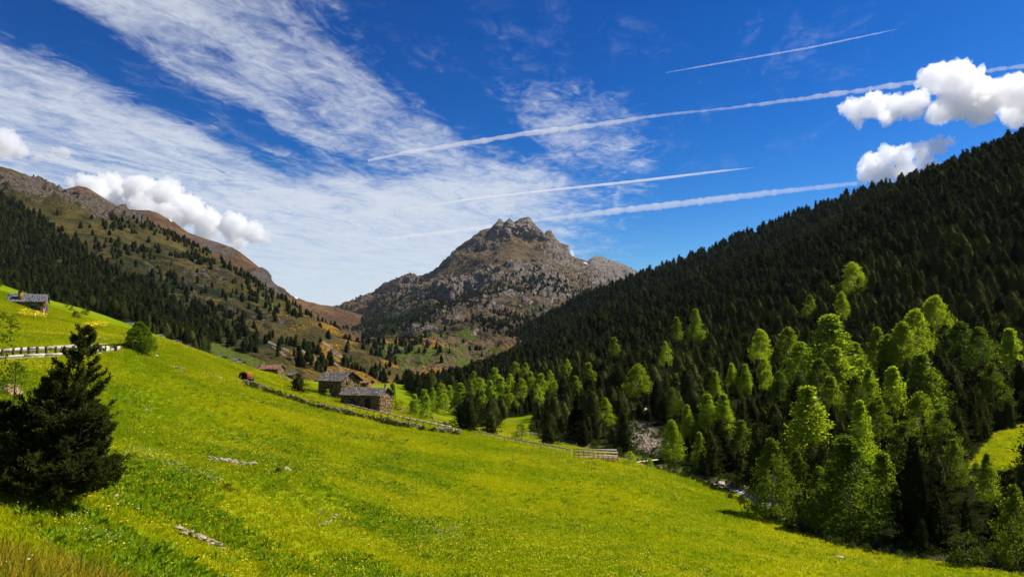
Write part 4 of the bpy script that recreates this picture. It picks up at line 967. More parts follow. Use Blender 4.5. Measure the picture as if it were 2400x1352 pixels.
# ------------------------------------------------------------------ stone houses
def house(name, label, loc, rz, L, W, eave, ridge, roof_m, over=.45, found=2.0, windows=(), chimney=None, stones=True, gable_win=None, wall_m='stone_warm', ridge_ov=.35, slate=.5):
    """near right corner at the origin; the long wall runs along -x, the lit gable along +y"""
    e = thing(name, label, 'house', loc, rz)
    V = [(-L, 0, -found), (0, 0, -found), (0, W, -found), (-L, W, -found), (-L, 0, eave), (0, 0, eave), (0, W, eave), (-L, W, eave), (0, W / 2, ridge), (-L, W / 2, ridge)]
    wl = obj('wall', mesh_from('wall', np.array(V, float), [np.array([(0, 1, 5, 4), (2, 3, 7, 6)]), np.array([(1, 2, 6, 8, 5), (3, 0, 4, 9, 7)])], [M['mortar'] if stones else M[wall_m]]), e)
    if stones:
        mb = MB(); r = np.random.default_rng(int(L * 100)); sw, sh = .46, .27
        def course(o, ax, ln, top_fn, nrm):
            z = -.6
            k = 0
            while z < ridge:
                hgt_ = sh * r.uniform(.75, 1.3); x = -r.uniform(0, sw)
                while x < ln:
                    wd = sw * r.uniform(.55, 1.5); xc = min(max(x + wd / 2, .12), ln - .12)
                    if z + hgt_ < top_fn(xc) and xc - wd / 2 > -.1 and xc + wd / 2 < ln + .1:
                        c = np.array(o) + np.array(ax) * xc + np.array((0, 0, z + hgt_ / 2)) + np.array(nrm) * .02
                        A = np.stack([np.array(ax, float), np.array(nrm, float), np.array((0, 0, 1.))], 1)
                        mb.box(c, (wd * .92, .09 + r.uniform(0, .05), hgt_ * .9), A, .07)
                    x += wd
                z += hgt_
        course((-L, 0, 0), (1, 0, 0), L, lambda x: eave, (0, -1, 0))
        course((0, 0, 0), (0, 1, 0), W, lambda y: eave + (ridge - eave) * (1 - abs(y - W / 2) / (W / 2)), (1, 0, 0))
        mb.build('stone_facing', M[wall_m], wl, kind='stuff')
    sl = math.atan2(ridge - eave, W / 2); ov = over; th = .12
    y0, z0 = -ov, eave - ov * math.tan(sl) + .06; yr, zr = W / 2, ridge + .06; y1 = W + ov
    x0, x1 = -L - ridge_ov, ridge_ov
    rv = [(x0, y0, z0), (x1, y0, z0), (x1, yr, zr), (x0, yr, zr), (x1, y1, z0), (x0, y1, z0)]; rv2 = [(a, b, c + th) for a, b, c in rv]
    fq = [(0, 1, 2, 3), (3, 2, 4, 5), (9, 8, 7, 6), (11, 10, 8, 9), (0, 6, 7, 1), (5, 4, 10, 11), (1, 7, 8, 2), (2, 8, 10, 4), (0, 3, 9, 6), (3, 5, 11, 9)]
    rf = obj('roof', mesh_from('roof', np.array(rv + rv2, float), np.array(fq), [M['wood_dark'] if stones else M[roof_m]]), e)
    if slate:
        mb = MB(); r = np.random.default_rng(int(W * 77)); slen = math.hypot(yr - y0, zr - z0); nrow = max(3, int(slen / (slate * .7)))
        for sgn, ya in ((1, y0), (-1, y1)):
            up = np.array((0, sgn * math.cos(sl), math.sin(sl))); nn = np.array((0, -sgn * math.sin(sl), math.cos(sl)))
            for k in range(nrow):
                x = x0 - r.uniform(0, slate)
                while x < x1:
                    wd = slate * r.uniform(.7, 1.4); c = np.array((min(max(x + wd / 2, x0 + .1), x1 - .1), ya, z0 + th)) + up * (slen * (k + .5) / nrow) + nn * (.045 + r.uniform(0, .03))
                    A = np.stack([np.array((1., 0, 0)), up, nn], 1) @ np.array([[1, 0, 0], [0, math.cos(.06), -math.sin(.06)], [0, math.sin(.06), math.cos(.06)]])
                    mb.box(c, (wd * .97, slen / nrow * 1.25, .035), A, .04); x += wd
        mb.build('slates', M[roof_m], rf, kind='stuff')
    for (kind_, xc, zc, ww, hh_) in windows:
        f = MB().box((-xc, -.09, zc), (ww + .2, .1, hh_ + .2)).build(kind_, M['wood_dark'], e)
        MB().box((-xc, -.15, zc), (ww, .03, hh_)).build('pane' if kind_ == 'window' else 'leaf', M['glass'] if kind_ == 'window' else M['wood_dark'], f)
    if gable_win:
        for (yc, zc, ww, hh_) in gable_win:
            f = MB().box((.09, yc, zc), (.1, ww + .16, hh_ + .16)).build('window', M['wood_dark'], e); MB().box((.15, yc, zc), (.03, ww, hh_)).build('pane', M['glass'], f)
    if chimney:
        xc, yc, wc, hc = chimney; zt = ridge + hc
        ch = MB().box((-xc, yc, (eave + zt) / 2), (wc, wc, zt - eave)).build('chimney', M[wall_m], rf); MB().box((-xc, yc, zt + .06), (wc * 1.25, wc * 1.25, .1)).build('chimney_cap', M['slate_grey'], ch)
    return e
c = P(889, 969, 168)
house('stone_house', 'lower stone house with long grey slate roof beside the path', c, R(-22), 10.4, 5.2, 4.05, 5.45, 'slate_grey', .6, 3.0,
      [('door', 3.1, 1.9, 1.3, 2.4), ('window', 7.6, 2.3, 1.5, 1.5)], (1.0, 4.2, .5, .9), True, None, 'stone_warm', .45, .55)
c = P(798, 945, 180)
house('stone_house', 'upper stone house with broad slate gable roof behind the lower one', c, R(-34), 8.0, 6.2, 5.5, 7.4, 'slate_grey', .75, 3.0, [('window', 4.6, 4.0, .9, 1.0)], None, True, [(2.0, 4.9, .45, .9)], 'stone_warm', .6, .6)
c = P(104, 741, 190)
house('stone_house', 'stone house with blue slate roof high on the left meadow', c, R(24), 8.2, 5.0, 3.7, 5.6, 'slate_blue', .35, 3.0, [('window', 2.6, 1.9, .8, 1.2), ('door', .8, .95, .8, 1.9)], (5.6, .7, .9, .7), True, [(2.5, 2.2, .6, 1.3)], 'stone_warm', .2, .5)
c = P(650, 881, 232)
house('stone_barn', 'long barn with reddish slab roof above the end of the wall', c, R(-12), 7.8, 4.2, 2.1, 3.2, 'slate_red', .4, 3.0, [('door', 4.0, .9, .9, 1.7)], (6.6, 1.0, .5, .1), True, None, 'stone_warm', .3, .5)
def far_house(px, py, d, wpx, eave_px, ridge_px, roof_m, label, rz=-15, W=4.5, name='stone_cottage'):
    k = d / F; c = P(px, py, d); g = hz(c[0], c[1])
    return house(name, label, c, R(rz), wpx * k / math.cos(R(rz)), W, eave_px * k, ridge_px * k, roof_m, .3, max(1.5, c[2] - g + 1), [('window', wpx * k * .5, eave_px * k * .5, .6, .7)], None, False, None, 'stone_warm', .25, .7)
far_house(686, 889, 240, 17, 9, 14, 'slate_blue', 'small hut with blue slate roof right of the red-roofed barn', -30, 3.2)
far_house(562, 857, 345, 21, 6, 9, 'slate_blue', 'front one of two long blue-roofed sheds beyond the meadow')
far_house(551, 851, 352, 16, 6, 9, 'slate_blue', 'rear one of two blue-roofed sheds beyond the meadow')
far_house(514, 845, 345, 13, 6, 10, 'slate_blue', 'grey-roofed cottage left of the two blue-roofed sheds', -25)
far_house(589, 868, 300, 9, 4, 7, 'slate_blue', 'tiny grey-roofed shed just left of the red-roofed barn', -10, 3)
far_house(411, 806, 345, 16, 6, 8, 'slate_blue', 'upper cottage of the hamlet below the dark forest')
far_house(437, 822, 340, 12, 9, 12, 'slate_blue', 'cottage with sunlit gable at the right end of the hamlet', -35)
far_house(422, 815, 345, 10, 5, 8, 'slate_grey', 'middle cottage of the hamlet below the dark forest', -25)
far_house(307, 768, 300, 20, 6, 11, 'slate_blue', 'grey-roofed cottage peeping out behind the round tree', 5)
far_house(376, 792, 320, 12, 5, 8, 'slate_blue', 'tiny roof right of the round tree', -10, 3.5)
far_house(861, 908, 215, 18, 10, 15, 'slate_red', 'cottage with reddish roof half hidden behind the stone houses', -15, 4)
g = on(684, 846)
if g is not None: far_house(684, 846, g.y, 15, 7, 10, 'slate_grey', 'lone grey hut on the broom-covered hillside', -20, 4)
for (a_, b_, lb) in ((533, 806, 'tiny pale hut above the green field'), (508, 792, 'tiny grey roof at the forest edge above the green field')):
    g = on(a_, b_)
    if g is not None: far_house(a_, b_, g.y, 9, 4, 6, 'slate_grey', lb, -15, 3)

# ------------------------------------------------------------------ fences, guard rail, bridge, posts
def rail_fence(label, pts, hgt, rail_m, post_m, rails=(1.0,), post_every=1, name='rail_fence', w_=.1, drop=.4):
    g = [np.array(p, float) for p in pts]; c0 = g[len(g) // 2]; e = thing(name, label, 'fence', tuple(c0))
    for i, p in enumerate(g):
        if i % post_every == 0: MB().beam(p - c0 + np.array((0, 0, -drop)), p - c0 + np.array((random.uniform(-.05, .05), 0, hgt)), w_ * 1.1, w_ * 1.1).build('post', post_m, e)
    for rl in rails:
        for a, b in zip(g[:-1], g[1:]):
            up = np.array((0, 0, hgt * rl)); off = np.array((0, -w_ * .9, 0)); MB().beam(a - c0 + up + off, b - c0 + up + off + np.array((0, 0, random.uniform(-.03, .03))), w_ * .55, w_ * 1.3).build('rail', rail_m, e)
    return e
def seg(poly, n):
    p = np.array(poly, float); s = np.concatenate([[0], np.cumsum(np.hypot(*np.diff(p, axis=0).T))]); q = np.linspace(0, s[-1], n)
    return [np.array(on(np.interp(k, s, p[:, 0]), np.interp(k, s, p[:, 1]), ('near',))) for k in q]
rail_fence('pale wooden rail fence in front of the lower stone house', seg([(812, 957), (870, 972), (930, 986), (1000, 1001), (1058, 1011)], 16), 1.05, M['wood_pale'], M['wood_mid'], (1.0,), 1, w_=.19)
rail_fence('wooden rail fence curving down the meadow edge towards the bridge', seg([(1118, 1021), (1180, 1034), (1240, 1047), (1300, 1058), (1322, 1062), (1338, 1067)], 14), 1.0, M['wood_pale'], M['wood_pale'], (1.0,), 1, w_=.17)
# footbridge
e = thing('footbridge', 'wooden footbridge with double railings at the foot of the meadow', 'bridge', tuple(P(1395, 1072, 152)))
c0 = P(1395, 1072, 152)
g1, g2 = np.array(on(1346, 1073)), np.array(on(1446, 1081)); z_ = max(g1[2], g2[2]) + .1
A1, A2_ = P(1346, 1073, g1[1] - .2), P(1448, 1075, g1[1] + 1.5)
B1, B2 = A1 + np.array((.2, 3.0, .05)), A2_ + np.array((.2, 3.0, .05)); c0 = (A1 + A2_) / 2; e.location = tuple(c0)
for k in range(2):
    for sA, sB, nm in ((A1, A2_, 0), (B1, B2, 1)):
        a, b = sA - c0 + np.array((0, 0, (.55, 1.1)[k])), sB - c0 + np.array((0, 0, (.55, 1.1)[k])); MB().beam(a, b, .07, .16).build('rail', M['wood_pale'], e)
for k in range(10):
    f = k / 9
    for sA, sB in ((A1, A2_), (B1, B2)):
        p = sA + (sB - sA) * f - c0; MB().beam(p + np.array((0, .06, -1.6)), p + np.array((0, .06, 1.2)), .13, .13).build('post', M['wood_mid'], e)
for k in range(24):
    f0 = (k + .5) / 24; a, b = A1 + (A2_ - A1) * f0 - c0, B1 + (B2 - B1) * f0 - c0; MB().beam(a, b, .34, .07).build('plank', M['wood_mid'], e)
for sA, sB in ((A1, A2_), (B1, B2)): MB().beam(sA - c0 + np.array((0, 0, -.2)), sB - c0 + np.array((0, 0, -.2)), .2, .25).build('beam', M['wood_mid'], e)
# fallen log rails beside the stream
g1, g2 = on(1492, 1087), on(1558, 1080)
if g1 and g2:
    o = MB().tube([np.array(g1) + (0, 0, .35), (np.array(g1) + np.array(g2)) / 2 + (0, 0, .45), np.array(g2) + (0, 0, .5)], [.16, .15, .12], 7).build('fallen_log', M['wood_pale']); o['label'] = 'pale log lying across the grass beyond the stream'; o['category'] = 'log'
# road guard rail on the left
rp = [(-60, 838, 80), (0, 834, 83), (60, 829, 86), (110, 827, 88), (150, 826, 90), (190, 825, 92), (215, 825, 93.5), (230, 825, 94.5), (245, 825, 95.5), (252, 824, 96.5)]
rpts = [P(px, py, d) for px, py, d in rp]
e = thing('guard_rail', 'pale guard rail on dark wooden posts along the roadside at left', 'guard rail', tuple(rpts[4])); c0 = rpts[4]
def along(px): return np.array([np.interp(px, [r_[0] for r_ in rp], [p[i] for p in rpts]) for i in range(3)])
for px in (-40, -10, 4, 30, 49, 67, 87, 108, 130, 150, 170, 190, 211, 225, 236, 246, 268, 272):
    p = along(min(px, 252)) if px < 255 else P(px, 823, 97.5)
    MB().beam(p - c0 + np.array((0, 0, -.5)), p - c0 + np.array((0, 0, .78)), .2, .2).build('post', M['wood_dark'], e)
for a, b in zip(rpts[:-1], rpts[1:]):
    MB().beam(a - c0 + np.array((0, .14, .6)), b - c0 + np.array((0, .14, .6)), .07, .34).build('rail', M['concrete'], e)
e = thing('roadside_kerb', 'pale concrete kerb on a low stone wall below the guard rail', 'kerb', tuple(c0 + np.array((0, -.5, 0))))
for i, (a, b) in enumerate(zip(rpts[:-1], rpts[1:])):
    MB().beam(a - c0 + np.array((0, 0, -.18)), b - c0 + np.array((0, 0, -.18)), .45, .26).build('kerb_stone', M['concrete'], e)
    MB().beam(a - c0 + np.array((0, -.1, -.75)), b - c0 + np.array((0, -.1, -.75)), .35, .88).build('footing', M['stone'], e)
e = thing('parapet', 'short pale concrete parapet at the right end of the guard rail', 'parapet', tuple(along(225)))
c0 = along(225); a, b = along(202), along(250)
MB().beam(a - c0 + np.array((0, .45, .12)), b - c0 + np.array((0, .45, .12)), .3, 1.05).build('slab', M['concrete'], e)
MB().beam(b - c0 + np.array((.2, .5, .1)), P(275, 813, 98.5) - c0 + np.array((0, .5, -.1)), .3, .5).build('slab', M['concrete'], e)
rd_ = np.array([P(-260, 838, 84), P(-60, 832, 88), P(60, 824, 91.5), P(150, 821, 96), P(230, 818, 101), P(290, 815, 106), P(312, 819, 112)])
for k in range(len(rd_)): rd_[k, 2] = max(rd_[k, 2] - .2, hz(rd_[k, 0], rd_[k, 1]) + .05)
rr_ = ribbon(rd_, 2.0, 0.0, 60)
rr_[..., 2] = np.maximum(rr_[..., 2], H(rr_[..., 0], rr_[..., 1]) + .04)
obj('road', mesh_from('road', rr_.reshape(-1, 3), grid_faces(7, 60), [M['concrete']], True), kind='structure')
# signpost, poles, rusty shell
def post_at(px, py, hpx, label, name, mat, rad, cat='post'):
    g = on(px, py); h = hpx / F * g.y; o = MB().tube([(0, 0, -.3), (0, 0, h * .5), (0, 0, h)], [rad, rad, rad * .9], 7).build(name, mat); o.location = g; o['label'] = label; o['category'] = cat; return o, g, h
g = on(311, 824); e = thing('signpost', 'wooden signpost with one pale arm below the round tree', 'signpost', tuple(g)); h = 29 / F * g.y
MB().box((0, 0, h / 2 - .2), (.13, .13, h + .4)).build('post', M['wood_mid'], e); MB().box((.26, -.09, h - .22), (.5, .05, .24)).build('arm', M['wood_pale'], e)
post_at(484, 880, 33, 'thin bare pole standing on the upper meadow', 'thin_pole', M['wood_mid'], .04, 'pole')
post_at(102, 745, 20, 'pale post at the corner of the blue-roofed house', 'pale_post', M['wood_pale'], .11)
post_at(82, 741, 6, 'short white marker in the grass below the blue-roofed house', 'marker_post', M['white'], .16)
g = on(570, 893); k = g.y / F; e = thing('rusty_shelter', 'rusty orange metal shell with arched top standing on the meadow', 'metal shell', tuple(g), R(-14))
wd_, ht_ = 12.5 * k, 23 * k; an = np.linspace(0, math.pi, 13)
prof = [(-wd_ * 1.1, 0.0)] + [(-wd_ * .92 * math.cos(a_), ht_ * .62 + ht_ * .38 * math.sin(a_)) for a_ in an] + [(wd_ * .95, 0.0)]
pv = []
for yy, sc_ in ((-.1, 1.0), (1.5, 1.0), (1.5, .93), (-.1, .93)): pv += [(x * sc_, yy, z * sc_ - .1) for x, z in prof]
n_ = len(prof); fq = []
for k4 in range(4):
    for i in range(n_ - 1): a0, b0 = k4 * n_ + i, ((k4 + 1) % 4) * n_ + i; fq.append((a0, a0 + 1, b0 + 1, b0))
obj('shell', mesh_from('shell', np.array(pv), np.array(fq), [M['rust']]), e)
mbb = MB(); bk_ = [(x * .94, 1.45, z * .94 - .1) for x, z in prof]; bmv = np.array(bk_); obj('back_plate', mesh_from('back_plate', bmv, [np.array([list(range(n_))])], [M['rust']]), e)
MB().box((wd_ * 1.5, .3, .22), (.9, .7, .55)).build('drawbar_box', M['wood_dark'], e); MB().beam((wd_ * .9, .3, ht_ * .45), (wd_ * 2.2, .3, ht_ * .36), .12, .14).build('bar', M['wood_mid'], e); MB().beam((wd_ * 2.1, .3, -.2), (wd_ * 2.1, .3, ht_ * .38), .1, .1).build('leg', M['wood_mid'], e)
g = on(339, 831); V, Fc = stone_mesh(500, 2); o = obj('rucksack', mesh_from('rucksack', V * np.array((.5, .4, .7)), Fc, [M['red']], True), None, (g.x, g.y, g.z + .2)); o['label'] = 'small red bundle on the grass left of the white rock'; o['category'] = 'bundle'

# ------------------------------------------------------------------ snow patches (thin sheets lying on the brown ridge and the peak)
BV['brown'] = bvh_of('brown_ridge'); BV['peak'] = bvh_of('central_mountain')
def snow(poly, wpx, label, which):
    c = [on(x, y, (which,)) for x, y in poly]; c = [p for p in c if p is not None]
    if len(c) < 2: return
    V, n = [], 14; f = []
    for i in range(n):
        t_ = i / (n - 1) * (len(c) - 1); k = min(int(t_), len(c) - 2); p = c[k].lerp(c[k + 1], t_ - k); w_ = wpx / F * p.y * (.25 + .75 * math.sin(math.pi * (i + .6) / n)) * random.uniform(.7, 1.2)
        x, y, _ = proj(np.array(p))
        for s in (-1, 1):
            q_ = on(float(x), float(y) + s * wpx * .5 * (.3 + .7 * math.sin(math.pi * (i + .6) / n)), (which,)); q_ = q_ if q_ is not None else p
            V.append(np.array(q_) + np.array((0, -2.5, 2.5)))
    f = [(2 * i, 2 * i + 1, 2 * i + 3, 2 * i + 2) for i in range(n - 1)]
    o = obj('snow_patch', mesh_from('snow_patch', np.array(V), np.array(f), [M['snow']], True)); o['label'] = label; o['category'] = 'snow patch'; o['kind'] = 'thing'; sm = o.modifiers.new('thick', 'SOLIDIFY'); sm.thickness = 1.0
snow([(412, 524), (428, 534), (442, 545)], 5, 'longer white snow streak on the crest of the brown ridge', 'brown')
snow([(396, 514), (404, 522)], 4, 'short white snow streak above the longer one', 'brown')
snow([(682, 690), (690, 696), (698, 701)], 6, 'white snow patch low on the brown ridge near the saddle', 'brown')
snow([(1368, 616), (1374, 619), (1378, 621)], 3, 'small snow patch in the notch right of the central peak', 'peak')

o = MB().tube([P(-30, 1168, 14), P(31, 1187, 13.5), P(70, 1225, 13), P(112, 1271, 12.5), P(190, 1312, 12), P(290, 1358, 11.5)], .003, 5).build('fence_wire', M['wood_mid']); o['label'] = 'thin slack fence wire slanting across the near left corner'; o['category'] = 'wire'; o['kind'] = 'thing'
# ------------------------------------------------------------------ foreground pine (bushy, several stems)
def big_pine():
    r = np.random.default_rng(77); d0 = 30.0; base = np.array(on(135, 1186, ('near',))); d0 = base[1]; s = d0 / F
    H0 = (1186 - 776) * s
    e = thing('bushy_pine', 'big dark bushy pine in the left foreground', 'pine tree', tuple(base))
    wood = MB(); tp, td = [], []
    stems = [((0, 0), (32 * s, .3), H0, 1.0), ((-.5, .3), (-62 * s, .9), H0 * .70, .9), ((.35, -.3), (80 * s, -.6), H0 * .58, .85), ((-.9, -.1), (-120 * s, -.3), H0 * .56, .85), ((-.2, .8), (5 * s, 1.6), H0 * .6, .8)]
    for (bx, by), (tx, ty), hh_, k in stems:
        n = 9; t_ = np.linspace(0, 1, n); c = np.stack([bx + (tx - bx) * t_ ** 1.3 + np.cumsum(r.normal(0, .03, n)), by + (ty - by) * t_ ** 1.3 + np.cumsum(r.normal(0, .03, n)), hh_ * t_ - .25 * (1 - t_)], 1)
        wood.tube(c, .11 * k * (1 - .9 * t_) + .008, 7)
        for i in range(int(98 * k)):
            f = r.uniform(.10, .985) ** .9; p0 = np.array([np.interp(f, t_, c[:, q_]) for q_ in range(3)]); a = r.uniform(0, 6.283)
            L = (2.65 * k) * (1 - f) ** .75 * r.uniform(.65, 1.15) + .08; up0 = .05 + .55 * f
            dv = np.array((math.cos(a), math.sin(a), up0)); dv /= np.linalg.norm(dv); pts = []
            m = 5
            for j in range(m):
                u = j / (m - 1); pts.append(p0 + dv * L * u + np.array((0, 0, (.32 * u * u - .10 * u) * L)))
            pts = np.array(pts); wood.tube(pts, np.linspace(.026, .006, m) * (.5 + L * .4), 4)
            nt = int(6 + 13 * L)
            for q_ in range(nt):
                u = r.uniform(.22, 1.0) ** .7; pc = np.array([np.interp(u, np.linspace(0, 1, m), pts[:, w_]) for w_ in range(3)])
                off = r.normal(0, .115 * L * (1.1 - u * .6), 3) * np.array((1, 1, .5)); pc = pc + off
                dr_ = dv * .6 + np.array((0, 0, .75)) + off * 1.2 + r.normal(0, .22, 3); tp.append(pc); td.append(dr_ / np.linalg.norm(dr_))
    tp, td = np.array(tp), np.array(td); nn = 15
    P0 = np.repeat(tp, nn, 0); D0 = np.repeat(td, nn, 0); along_ = r.uniform(-.10, .13, (len(P0), 1))
    dirs = D0 * .75 + r.normal(0, .55, P0.shape); ln = r.uniform(.10, .19, len(P0))
    v, q_ = leaf_quads(P0 + D0 * along_, dirs, ln, .028 + ln * .09, r)
    cr = obj('crown', mesh_from('pine_needles', v, q_, [M['needle_fg']]), e); wood.build('trunk', M['bark'], e, True)
    return e
big_pine()
# light broadleaf tree at the left edge, round tree by the road, sapling, bushes
def leafy(px, ptop, pbase, wpx, label, name, cat, crown, trunk, which=('near',), group=None, dist=None):
    g = Vector(P(px, pbase, dist)) if dist else on(px, pbase, which)
    if dist: g.z = hz(g.x, g.y)
    h = (pbase - ptop) / F * g.y if not dist else float(P(px, ptop, dist)[2] - g.z)
    bb = max(abs(v.co.x) for v in crown.vertices) * 2
    return place(name, label, cat, group, (g.x, g.y, g.z - .05), h, crown, trunk, wide=wpx / F * g.y / (h * bb))
EDGE = broad_crown('edge_crown', M['broadleaf'], 171, .34, 62, 46, .04, .020, .075, .4)
leafy(-28, 632, 930, 165, 'light green broadleaf tree cut by the left edge', 'broadleaf_tree', 'tree', EDGE, BIRCH_TRUNK[1], dist=58)
leafy(30, 840, 1010, 120, 'low leafy shrub below the guard rail behind the foreground pine', 'leafy_shrub', 'shrub', EDGE, PINE_TRUNK[0], dist=50)
leafy(325, 752, 826, 88, 'round green tree beside the road end', 'round_tree', 'tree', BROAD, BIRCH_TRUNK[1])
SAP = broad_crown('sapling_crown', M['birch'], 172, .2, 14, 40, .55, .06, .12, .1)
leafy(767, 911, 944, 17, 'small pale sapling in front of the upper stone house', 'sapling', 'tree', SAP, BIRCH_TRUNK[2])
for (px, pt, pb, wd_, lab, cr_) in [(1450, 1044, 1078, 40, 'dark rounded bush at the right end of the footbridge', BUSH[0]), (1478, 1055, 1092, 40, 'pale green willow bush right of the footbridge', BIRCH_MID[3]), (1524, 1072, 1100, 30, 'small green bush on the meadow rim by the stream', BIRCH_MID[3]),
                               (2262, 1240, 1328, 96, 'leafy bush at the edge of the dark thicket, lower right', BUSH[2]), (168, 716, 728, 18, 'dark bush on the skyline right of the blue-roofed house', BUSH[1]), (200, 712, 738, 22, 'larger dark shrub below the forest right of the blue-roofed house', BUSH[2]),
                               (178, 726, 746, 22, 'low dark shrub on the grassy slope right of the blue-roofed house', BUSH[0]), (155, 706, 720, 14, 'small dark shrub at the meadow top by the blue-roofed house', BUSH[1]), (532, 1128, 1148, 34, 'dark leafy clump below the stone heap', BUSH[2]),
                               (918, 900, 962, 60, 'dark leafy tree against the right gable of the lower house', BUSH[1]), (985, 930, 962, 34, 'green bush beyond the lower house', BUSH[0]), (650, 1092, 1110, 34, 'low dark clump beside the dark boulder', BUSH[0])]:
    try: leafy(px, pt, pb, wd_, lab, 'bush', 'bush', cr_, BIRCH_TRUNK[0])
    except Exception as ex: print('bush', px, ex)
# undergrowth along the stone wall, stream bank and forest foot
def scatter_line(poly, n, spread, yoff=0):
    g = np.array([np.array(on(*p)) for p in poly]); t_ = rng.uniform(0, len(g) - 1, n); k = np.minimum(t_.astype(int), len(g) - 2); f = (t_ - k)[:, None]
    p = g[k] * (1 - f) + g[k + 1] * f; return p[:, :2] + rng.normal(0, spread, (n, 2))
ug = [scatter_line([(572, 903), (640, 926), (700, 944), (760, 962), (830, 976), (900, 993), (960, 1006), (1078, 1020)], 200, .5), scatter_line([(572, 896), (640, 916), (760, 950), (900, 980), (1060, 1004)], 150, .7)]
sl_ = STREAM[1:10]; t_ = rng.uniform(0, 8, 700); k_ = t_.astype(int); f_ = (t_ - k_)[:, None]; b_ = (sl_[k_] * (1 - f_) + sl_[np.minimum(k_ + 1, 8)] * f_)[:, :2] + np.stack([rng.choice([-1, 1], 700) * rng.uniform(3.2, 6.5, 700), rng.normal(0, 2, 700)], 1)
ug.append(b_[b_[:, 1] < 240])
fx, fy = rng.uniform(-20, 130, 9000), rng.uniform(70, 300, 9000); km = (fx > stream_x(fy) + 3) & (np.abs(np.arctan2(fx, fy)) < R(40)) & ~in_poly(fx, fy, GLADE) & ~in_poly(fx, fy, GLADE2); ug.append(np.stack([fx[km], fy[km]], 1)[:2600])
ugp = np.concatenate(ug); n_ = len(ugp)
hsc = np.concatenate([rng.uniform(.4, 1.3, 200), rng.uniform(.3, .7, 150), rng.uniform(.4, 1.2, len(ug[2])), rng.uniform(.5, 1.8, len(ug[3]))])
make_stuff('undergrowth', np.concatenate([ugp, H(ugp[:, 0], ugp[:, 1])[:, None] - .05], 1), hsc, rng.uniform(0, 6.28, n_), rng.integers(0, 3, n_), BUSH, 'low dark scrub along the wall, the stream banks and the forest floor', 'undergrowth')

# ------------------------------------------------------------------ meadow: grass tufts, herbs, flowers
def tuft(name, mat, seed, n, hgt, spread, width, lean=.45):
    r = np.random.default_rng(seed); a = r.uniform(0, 6.283, n); p = np.stack([np.cos(a), np.sin(a), a * 0], 1) * spread * np.sqrt(r.uniform(0, 1, (n, 1)))
    d = np.stack([r.normal(0, lean, n), r.normal(0, lean, n), np.ones(n)], 1); ln = hgt * r.uniform(.6, 1.25, n)
    v, q_ = leaf_quads(p - np.array((0, 0, .03)), d, ln, width * r.uniform(.7, 1.3, n), r); return MB().add(v, q_).mesh(name, mat)
def umbel(name, mat, stem_m, seed, n, hgt, rad, sz):
    r = np.random.default_rng(seed); a = r.uniform(0, 6.283, n); rr3 = rad * np.sqrt(r.uniform(0, 1, n))
    p = np.stack([np.cos(a) * rr3, np.sin(a) * rr3, hgt * r.uniform(.75, 1.1, n)], 1)
    V, Q = [], []
    for i in range(n):
        b = r.normal(0, .25, 3); u = np.array((1., 0, b[0])); w_ = np.array((0, 1., b[1])); u /= np.linalg.norm(u); w_ /= np.linalg.norm(w_); k = sz * r.uniform(.6, 1.3)
        V += [p[i] - u * k - w_ * k * .4, p[i] + w_ * k * -.9 + u * k * .2, p[i] + u * k + w_ * k * .4, p[i] + w_ * k * .9 - u * k * .2]; Q.append((4 * i, 4 * i + 1, 4 * i + 2, 4 * i + 3))
    return MB().add(np.array(V), np.array(Q)).mesh(name, mat)
GR = [tuft(f'grass_{i}', M['grass'], 600 + i, 26, (.26, .34, .22)[i], (.28, .30, .34)[i], .038, .75) for i in range(3)]
HB = [tuft(f'herb_{i}', M['herb'], 610 + i, 30, (.20, .26)[i], .34, .085, .9) for i in range(2)]
DRY = [tuft(f'dry_{i}', M['dry'], 620 + i, 22, (.5, .7)[i], .25, .022, .5) for i in range(2)]
FW = [umbel(f'white_{i}', M['fl_white'], None, 630 + i, 5, .40, .3, .028) for i in range(2)]
FY = [umbel(f'yellow_{i}', M['fl_yellow'], None, 640 + i, 6, .27, .34, .030) for i in range(2)]
def meadow_pts(n, r0, r1, seed, fn=None, pw=1.0):
    r = np.random.default_rng(seed); a = r.uniform(R(-41), R(41), n); d = r0 + (r1 - r0) * r.uniform(0, 1, n) ** pw; x, y = d * np.sin(a), d * np.cos(a)
    k = (x < stream_x(y) - 3.2) | in_poly(x, y, GLADE) | in_poly(x, y, GLADE2)
    k &= ~((y > 78) & (y < 110) & (np.abs(np.interp(x, rd_[:, 0], rd_[:, 1]) - y) < 3) & (x < rd_[-1, 0]))
    x, y = x[k], y[k]
    if fn is not None: k = fn(x, y) > r.uniform(size=len(x)); x, y = x[k], y[k]
    return x, y
def scatter(name, x, y, s0, s1, protos, lab, cat, seed, dz=0):
    r = np.random.default_rng(seed); n = len(x)
    make_stuff(name, np.stack([x, y, H(x, y) + dz], 1), r.uniform(s0, s1, n) * (1 + .7 * smooth01(np.hypot(x, y), 50, 170)), r.uniform(0, 6.28, n), r.integers(0, len(protos), n), protos, lab, cat)
x, y = meadow_pts(330000, 9, 250, 31, None, .85)
scatter('grass', x, y, .5, 1.05, GR, 'bright yellow-green grass covering the meadow', 'grass', 41)
def herb_d(x, y):
    px, py, _ = proj(np.stack([x, y, H(x, y)], -1)); v = smooth01(fbm2(x, y, 9, 3, .5, 11), -.12, .2)
    low = smooth01(px, 1150, 800) * smooth01(py, 980, 1130); return np.clip(v * (.12 + .9 * low), 0, 1)
x, y = meadow_pts(110000, 12, 130, 32, herb_d); scatter('meadow_herbs', x, y, .6, 1.5, HB, 'patches of broad-leaved green herbs in the meadow', 'herbs', 42)
